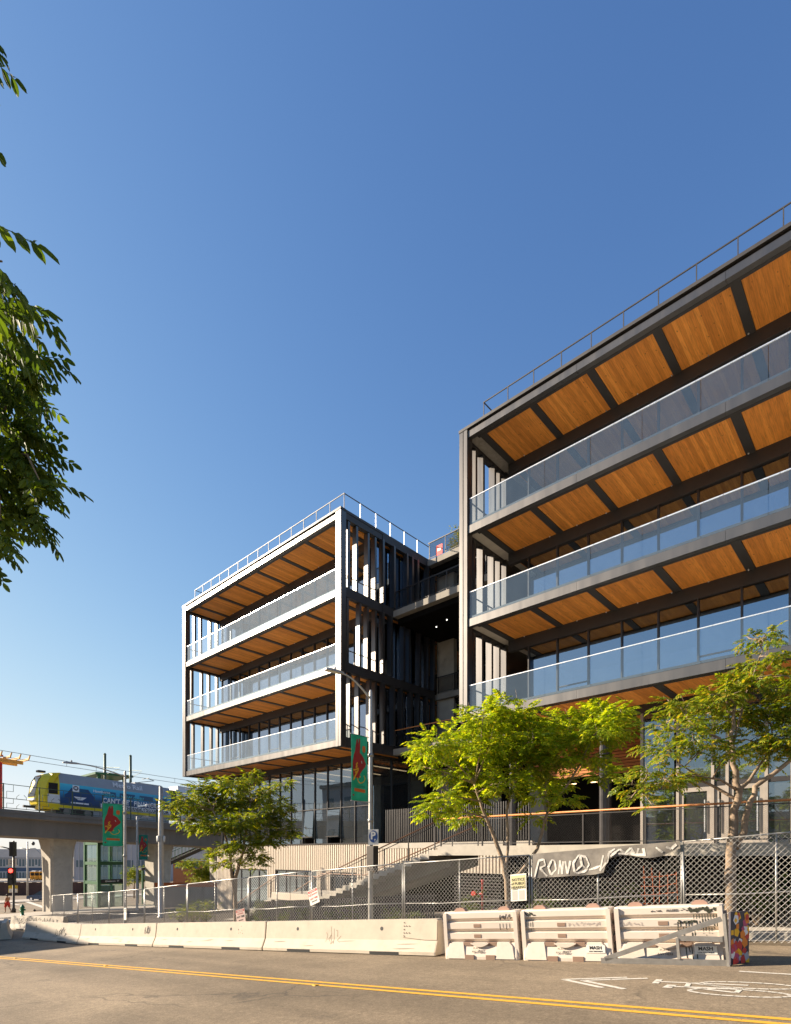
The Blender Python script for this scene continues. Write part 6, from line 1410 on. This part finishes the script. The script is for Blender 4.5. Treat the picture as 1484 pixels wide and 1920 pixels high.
def person(p, H, face):
    """walking figure: one skinned body, clothes and hair as shells"""
    p = Vector(p); f = Vector(face).normalized(); s = Vector((-f.y, f.x, 0)); k = H / 1.75
    def J(a, b, c): return (f * a + s * b + Vector((0, 0, c))) * k
    t = thing('person', 'person walking in red shorts with bare upper body on the street corner', 'person', tuple(p))
    jt = {'pel': (J(0,0,.95), .145), 'wst': (J(.01,0,1.10), .125), 'chs': (J(.02,0,1.30), .155), 'nkb': (J(.02,0,1.46), .075), 'nck': (J(.04,0,1.53), .06), 'hd1': (J(.06,0,1.60), .085), 'hd2': (J(.06,0,1.70), .085),
          'shl': (J(.02,.17,1.42), .07), 'ell': (J(-.12,.24,1.17), .045), 'wrl': (J(.02,.26,.95), .032), 'hnl': (J(.06,.26,.87), .035), 'shr': (J(.02,-.17,1.42), .07), 'elr': (J(.14,-.26,1.20), .045), 'wrr': (J(.34,-.22,1.10), .032), 'hnr': (J(.42,-.20,1.08), .035),
          'hpl': (J(0,.10,.88), .10), 'knl': (J(.20,.10,.50), .065), 'anl': (J(.16,.10,.09), .042), 'tol': (J(.34,.10,.03), .032), 'hpr': (J(0,-.10,.88), .10), 'knr': (J(-.12,-.10,.50), .065), 'anr': (J(-.42,-.10,.16), .042), 'tor': (J(-.36,-.10,.03), .032)}
    ed = [('pel','wst'),('wst','chs'),('chs','nkb'),('nkb','nck'),('nck','hd1'),('hd1','hd2'),('chs','shl'),('shl','ell'),('ell','wrl'),('wrl','hnl'),('chs','shr'),('shr','elr'),('elr','wrr'),('wrr','hnr'),('pel','hpl'),('hpl','knl'),('knl','anl'),('anl','tol'),('pel','hpr'),('hpr','knr'),('knr','anr'),('anr','tor')]
    nm = list(jt); me = bpy.data.meshes.new('body'); me.from_pydata([tuple(jt[n][0]) for n in nm], [(nm.index(a), nm.index(b)) for a, b in ed], [])
    o = link('body', me, 'skin', t); md = o.modifiers.new('skin', 'SKIN'); sk = me.skin_vertices[0].data
    for i, n in enumerate(nm): r_ = jt[n][1] * k; sk[i].radius = (r_, r_)
    sk[0].use_root = True; ss = o.modifiers.new('sub', 'SUBSURF'); ss.levels = 2; ss.render_levels = 2
    m = MB(); 
    for kn, hp_ in (('knl', 'hpl'), ('knr', 'hpr')): m.tube([p + jt[hp_][0] + Vector((0,0,.06)), p + jt[hp_][0].lerp(jt[kn][0], .45), p + jt[hp_][0].lerp(jt[kn][0], .9)], [.135*k, .125*k, .115*k], 12, cap=False)
    m.tube([p + J(0,0,.84), p + J(0,0,.96), p + J(.01,0,1.06)], [.17*k, .175*k, .15*k], 14, cap=False); m.build('shorts', 'shorts_red', t, True)
    m = MB(); m.lathe([(.06*k, -.07), (.105*k, -.01), (.108*k, .06), (.07*k, .125), (.001, .14)], 14, tuple(p + J(.045,0,1.66))); m.build('hair', 'hair_dark', t, True)
    for sd, z in ((1, 0), (-1, 0)):
        for q in range(4): pass
    for key, sgn in (('hnl', 1), ('hnr', -1)):                    # fingers and thumb
        h0 = p + jt[key][0]; dr = (jt[key][0] - jt['wrl' if sgn == 1 else 'wrr'][0]).normalized(); w_ = dr.cross(Vector((0, 0, 1))).normalized() if abs(dr.z) < .9 else f
        m = MB()
        for q in range(4): b_ = h0 + w_ * (.024 * (q - 1.5)); m.tube([b_, b_ + dr * .05, b_ + dr * .085 * (1 - .08 * abs(q - 1.4)) - Vector((0, 0, .01))], [.010, .009, .007], 6)
        m.tube([h0 - dr * .02 + w_ * .035, h0 + w_ * .06 + dr * .03], [.011, .008], 6); m.build('fingers', 'skin', t, True, fix=False)
    for b_, key in ((1, 'tol'), (-1, 'tor')):
        q = p + jt[key][0]; m = MB(); m.tube([q - f * .16, q - f * .02, q + f * .08], [.045, .05, .03], 8); m.build('shoe', 'black', t, True)
pp = atG(14.5, 1710.5, .13); person(pp, 1.75, -cr * .9 - cf * .45)

def car(p, ang, label, paint, name='parked_car'):
    t = thing(name, label, 'car', tuple(p), None, ang, True)       # local frame: x forward, y left
    def prof(pts, w, mat, nm, tw=1.0, parent=t):
        n = len(pts); mb = MB(); mb.add([(x, -w * (tw if z > .95 else 1), z) for x, z in pts] + [(x, w * (tw if z > .95 else 1), z) for x, z in pts], [tuple(range(n)), tuple(range(2*n-1, n-1, -1))] + [(i, n+i, n+(i+1) % n, (i+1) % n) for i in range(n)]); return mb.build(nm, mat, parent)
    prof([(-2.1,.30),(2.15,.30),(2.2,.55),(2.05,.74),(1.05,.92),(-1.9,.95),(-2.15,.85),(-2.2,.5)], .88, paint, 'body')
    prof([(1.05,.921),(.25,1.40),(-1.0,1.45),(-1.95,.951)], .80, 'train_glass', 'cabin', .80)
    prof([(.30,1.401),(.2,1.45),(-.95,1.49),(-1.05,1.451)], .62, paint, 'roof', 1.0)
    for x in (-1.35, 1.35):
        for s in (-1, 1):
            w = MB().tube([(x, s*.70, .32), (x, s*.90, .32)], .32, 18).build('wheel', 'black', t); MB().tube([(x, s*.895, .32), (x, s*.91, .32)], .19, 12).build('rim', 'aluminium', w)
    for s in (-1, 1): MB().box(2.06, 2.17, s*.62 - .16, s*.62 + .16, .58, .72).build('headlight', 'lens_pale', t)
    return t
surf('paint_blue', (.02, .045, .10), .25, var=.04, scale=1, metal=.3)
q = atG(83, 1689, .012); car(q, math.atan2(-cr.y - cf.y*.2, -cr.x - cf.x*.2), 'dark blue hatchback waiting beyond the crossing', 'paint_blue')
# crosswalk bars and corner road lines
for k in range(6):
    a = atG(2 + k * 3, 1684 + k * 1.2, .016); 
pa, pb = atG(40, 1687, .018), atG(88, 1703, .018)
tag(MB().quad(*[pa + Vector((0,-.3,0)), pb + Vector((0,-.3,0)), pb + Vector((0,.3,0)), pa + Vector((0,.3,0))]).build('crosswalk_line', 'worn_white', None, fix=False), 'white crosswalk edge line running towards the viaduct pier', 'road marking')
pa, pb = atG(-10, 1690, .018), atG(38, 1697, .018)
tag(MB().quad(*[pa + Vector((0,-.2,0)), pb + Vector((0,-.2,0)), pb + Vector((0,.2,0)), pa + Vector((0,.2,0))]).build('crosswalk_line', 'worn_white', None, fix=False), 'white crosswalk line behind the walking person', 'road marking')

# ------------------------------------------------------------------ far side of the crossing
def facing(name, label, cat, px0, px1, py0, py1, d, depth, group=None, base=None):
    """a building block standing square to the street beyond, front face between the given columns"""
    a, b = atD(px0, HY, d), atD(px1, HY, d); w = (b - a).length; zt = EYE.z + (HY - py0) / FPX * d; zb = zg((a.x + b.x) / 2) - .3
    o = (a + b) / 2; t = thing(name, label, cat, (o.x, o.y, zb), group, YAW, True); return t, w, zt - zb, zb
surf('wall_white', (.50, .48, .46), .8, var=.08, scale=.4); surf('wall_blue', (.06, .10, .17), .7, var=.1, scale=.5); surf('wall_grey', (.40, .40, .42), .7, var=.08, scale=.6, streak=True); surf('wall_brown', (.085, .045, .035), .9, var=.3, scale=.6); surf('wall_orange', (.40, .15, .06), .8, var=.1, scale=.7)
plain('bus_yellow', (.62, .27, .01), .4); plain('awning_orange', (.60, .13, .02), .6); plain('far_glass', (.10, .15, .17), .15)
t, w, h, zb = facing('school_building', 'pale two-storey building with blue bands beyond the viaduct', 'building', -60, 96, 1592, 1650, 205, 14)
MB().box(-w/2, w/2, 0, 14, 0, h - 3.2).build('wall', 'wall_blue', t); MB().box(-w/2 - .3, w/2 + .3, -.4, 14.4, h - 3.19, h).build('roof_band', 'wall_white', t)
for r_, (z0, z1) in enumerate(((h - 6.8, h - 3.4), (h - 11.6, h - 8.2))):
    MB().box(-w/2, w/2, -.12, -.002, z0, z1).build('window_band', 'wall_white', t)
    n = 26
    for k in range(n): x = -w/2 + w * (k + .5) / n; wd = MB().box(x - w/n*.36, x + w/n*.30, -.2, -.121, z0 + .5 + .5 * (k % 3 == 0), z1 - .3).build('window', 'far_glass', t)
t, w, h, zb = facing('warehouse', 'long pale grey ribbed warehouse behind the lift tower', 'building', 140, 345, 1572, 1660, 165, 30)
MB().box(-w/2, w/2, 0, 30, 0, h).build('wall', 'wall_grey', t); MB().box(-w/2, w/2, -.3, -.002, h - 1.2, h + .2).build('fascia', 'wall_white', t)
for k in range(24): x = -w/2 + w * k / 23; MB().box(x - .12, x + .12, -.16, -.003, 0, h - 1.21).build('rib', 'wall_white', t)
for k in range(9): x = -w/2 + w * (k + .5) / 9; MB().box(x - 1.2, x + 1.2, -.1, -.004, h*.35, h*.35 + 2.0).build('window', 'far_glass', t)
t, w, h, zb = facing('shop_building', 'low white and brick-orange building behind the small tree', 'building', 325, 430, 1588, 1660, 120, 16)
MB().box(-w/2, w/2, 0, 16, 0, h - 2.6).build('wall', 'wall_orange', t); MB().box(-w/2, w/2, -.25, 16, h - 2.59, h).build('upper_wall', 'wall_white', t)
for k in range(6): x = -w/2 + w * (k + .5) / 6; MB().box(x - .55, x + .55, -.1, -.003, h - 4.6, h - 3.2).build('window', 'far_glass', t)
MB().box(-w/2, w/2, -.3, -.252, h - 3.0, h - 2.7).build('cornice', 'wall_white', t)
for k in range(12): x = -w/2 + w*.35 + k * .6; MB().box(x, x + .3, -.32, -.252, h - 1.5, h - .3).build('louvre', 'wall_grey', t)
t, w, h, zb = facing('boundary_wall', 'dark maroon boundary wall with patchy mural behind the crossing', 'wall', -40, 160, 1653, 1684, 98, .3)
n = 26
for k in range(n): x = -w/2 + w * k / n; MB().box(x + .01, x + w/n - .01, 0, .25, 0, h - .2 + .1 * (k % 2)).build('wall_panel', 'wall_brown', t)
MB().box(-w/2, w/2, -.1, .35, h - .05, h + .15).build('coping', 'wall_white', t)
def bus(px, d, label, px_w=13):
    o = atD(px, HY, d); zb = EYE.z + (HY - 1651.5) / FPX * d; t = thing('school_bus', label, 'bus', (o.x, o.y, zb), 'school buses parked behind the boundary wall', YAW + .5, True)
    MB().cham(-1.2, 1.2, 1.2, 9.5, .5, 3.0, .15).build('body', 'bus_yellow', t); MB().cham(-1.05, 1.05, 0, 1.19, .5, 1.6, .12).build('hood', 'bus_yellow', t)
    MB().box(-1.0, 1.0, 1.15, 1.199, 1.75, 2.55).build('windscreen', 'train_glass', t); MB().box(-1.1, 1.1, 1.3, 9.4, 3.0, 3.06).build('roof', 'wall_white', t)
    for k in range(6): MB().box(1.2, 1.22, 2.0 + k*1.2, 2.95 + k*1.2, 1.8, 2.5).build('side_window', 'train_glass', t)
    for k in range(6): MB().box(-1.22, -1.2, 2.0 + k*1.2, 2.95 + k*1.2, 1.8, 2.5).build('side_window', 'train_glass', t)
    for x in (-.95, .95):
        for y in (.7, 7.5): MB().tube([(x - .12, y, .5), (x + .12, y, .5)], .5, 14).build('wheel', 'black', t)
for px, lab in ((64, 'yellow school bus parked first of three beside the signal pole'), (72, 'yellow school bus parked between two others'), (81, 'yellow school bus parked nearest the viaduct pier'), (150, 'yellow school bus half hidden by the lift tower column'), (163, 'yellow school bus seen through the lift tower glass')): bus(px, 183, lab)
# raised yard the buses stand on
t, w, h, zb = facing('yard_terrace', 'low concrete yard terrace under the school buses', 'terrace', -60, 200, 1651.3, 1670, 178, 30)
MB().box(-w/2, w/2, 0, 26, 0, EYE.z + (HY - 1651.5) / FPX * 183 - zb).build('slab', 'concrete', t)
# orange awning band, hedge and trees beyond the fence
t, w, h, zb = facing('orange_hoarding', 'orange topped hoarding beyond the chain link fence', 'hoarding', 290, 408, 1655, 1680, 55, .2)
MB().box(-w/2, w/2, 0, .12, h - .42, h).build('orange_band', 'awning_orange', t); MB().box(-w/2, w/2, .02, .1, 0, h - .421).build('panel', 'concrete_dark', t)
for px, py, d, w_, h_, lab in ((378, 1650, 78, 4.6, 5.6, 'rounded green tree beyond the station stair'), (252, 1650, 84, 3.0, 5.0, 'small yellow-green tree beside the viaduct pier'), (400, 1640, 90, 3.5, 6.0, 'green tree behind the beige base corner')):
    o = atD(px, HY, d); o.z = zg(o.x)
    tt = thing('background_tree', lab, 'tree', tuple(o), 'trees beyond the viaduct'); MB().tube([o, o + Vector((0, 0, h_ * .55))], [.16, .09], 8).build('trunk', 'bark', tt, True)
    C = [tuple(o + Vector((rng.uniform(-.4, .4) * w_, rng.uniform(-.4, .4) * w_, h_ * rng.uniform(.45, .92)))) for _ in range(16)]; Rr = [w_ * .24] * 16
    P, A_, E_ = clump_leaves(C, Rr, 60); n = len(P); o2 = link('foliage', leaf_mesh('foliage', TS, P - np.array(ORG[tt.name]), A_, E_, rng.normal(0, .3, n), rng.uniform(.9, 1.5, n)), 'leaf_deep', tt); o2['kind'] = 'stuff'
for px, d, w_, h_, lab in ((362, 30, 1.6, 1.3, 'dark hedge bush below the orange hoarding'), (385, 31, 1.5, 1.4, 'hedge bush beside the base wall corner'), (340, 33, 1.3, .9, 'low hedge bush beside the camera pole')):
    o = atD(px, HY, d); o.z = zg(o.x) + .12; shrub(o, w_, h_, lab, 'leaf_deep', 260, 'hedge bushes by the forecourt', .5)

# ------------------------------------------------------------------ opposite side of the street (out of frame; seen as reflections and shadow)
def opposite(x0, x1, y0, y1, h, mat, label, roof=False):
    z0 = zg((x0 + x1) / 2) - .5; t = thing('facing_building', label, 'building', ((x0 + x1) / 2, y1, z0))
    MB().box(x0, x1, y0, y1, z0, z0 + h).build('wall', mat, t); MB().box(x0 - .3, x1 + .3, y0 - .3, y1 + .3, z0 + h + .001, z0 + h + .5).build('cornice', 'concrete', t)
    n = max(2, int((x1 - x0) / 3)); fl = int(h / 3.6)
    for f in range(fl):
        for k in range(n):
            x = x0 + (x1 - x0) * (k + .5) / n; z = z0 + 1.4 + f * 3.6
            MB().box(x - .7, x + .7, y1 + .002, y1 + .05, z, z + 1.8).build('window', 'far_glass', t)
    return t
opposite(-64, -49.3, -24, -7.0, 15.5, 'wall_white', 'tall pale building across the street from the office blocks')
opposite(-46, -24, -26, -12.0, 5.2, 'wall_orange', 'low brick building across the street')
opposite(-20, 6, -26, -12.5, 6.0, 'wall_grey', 'low grey building behind the camera')
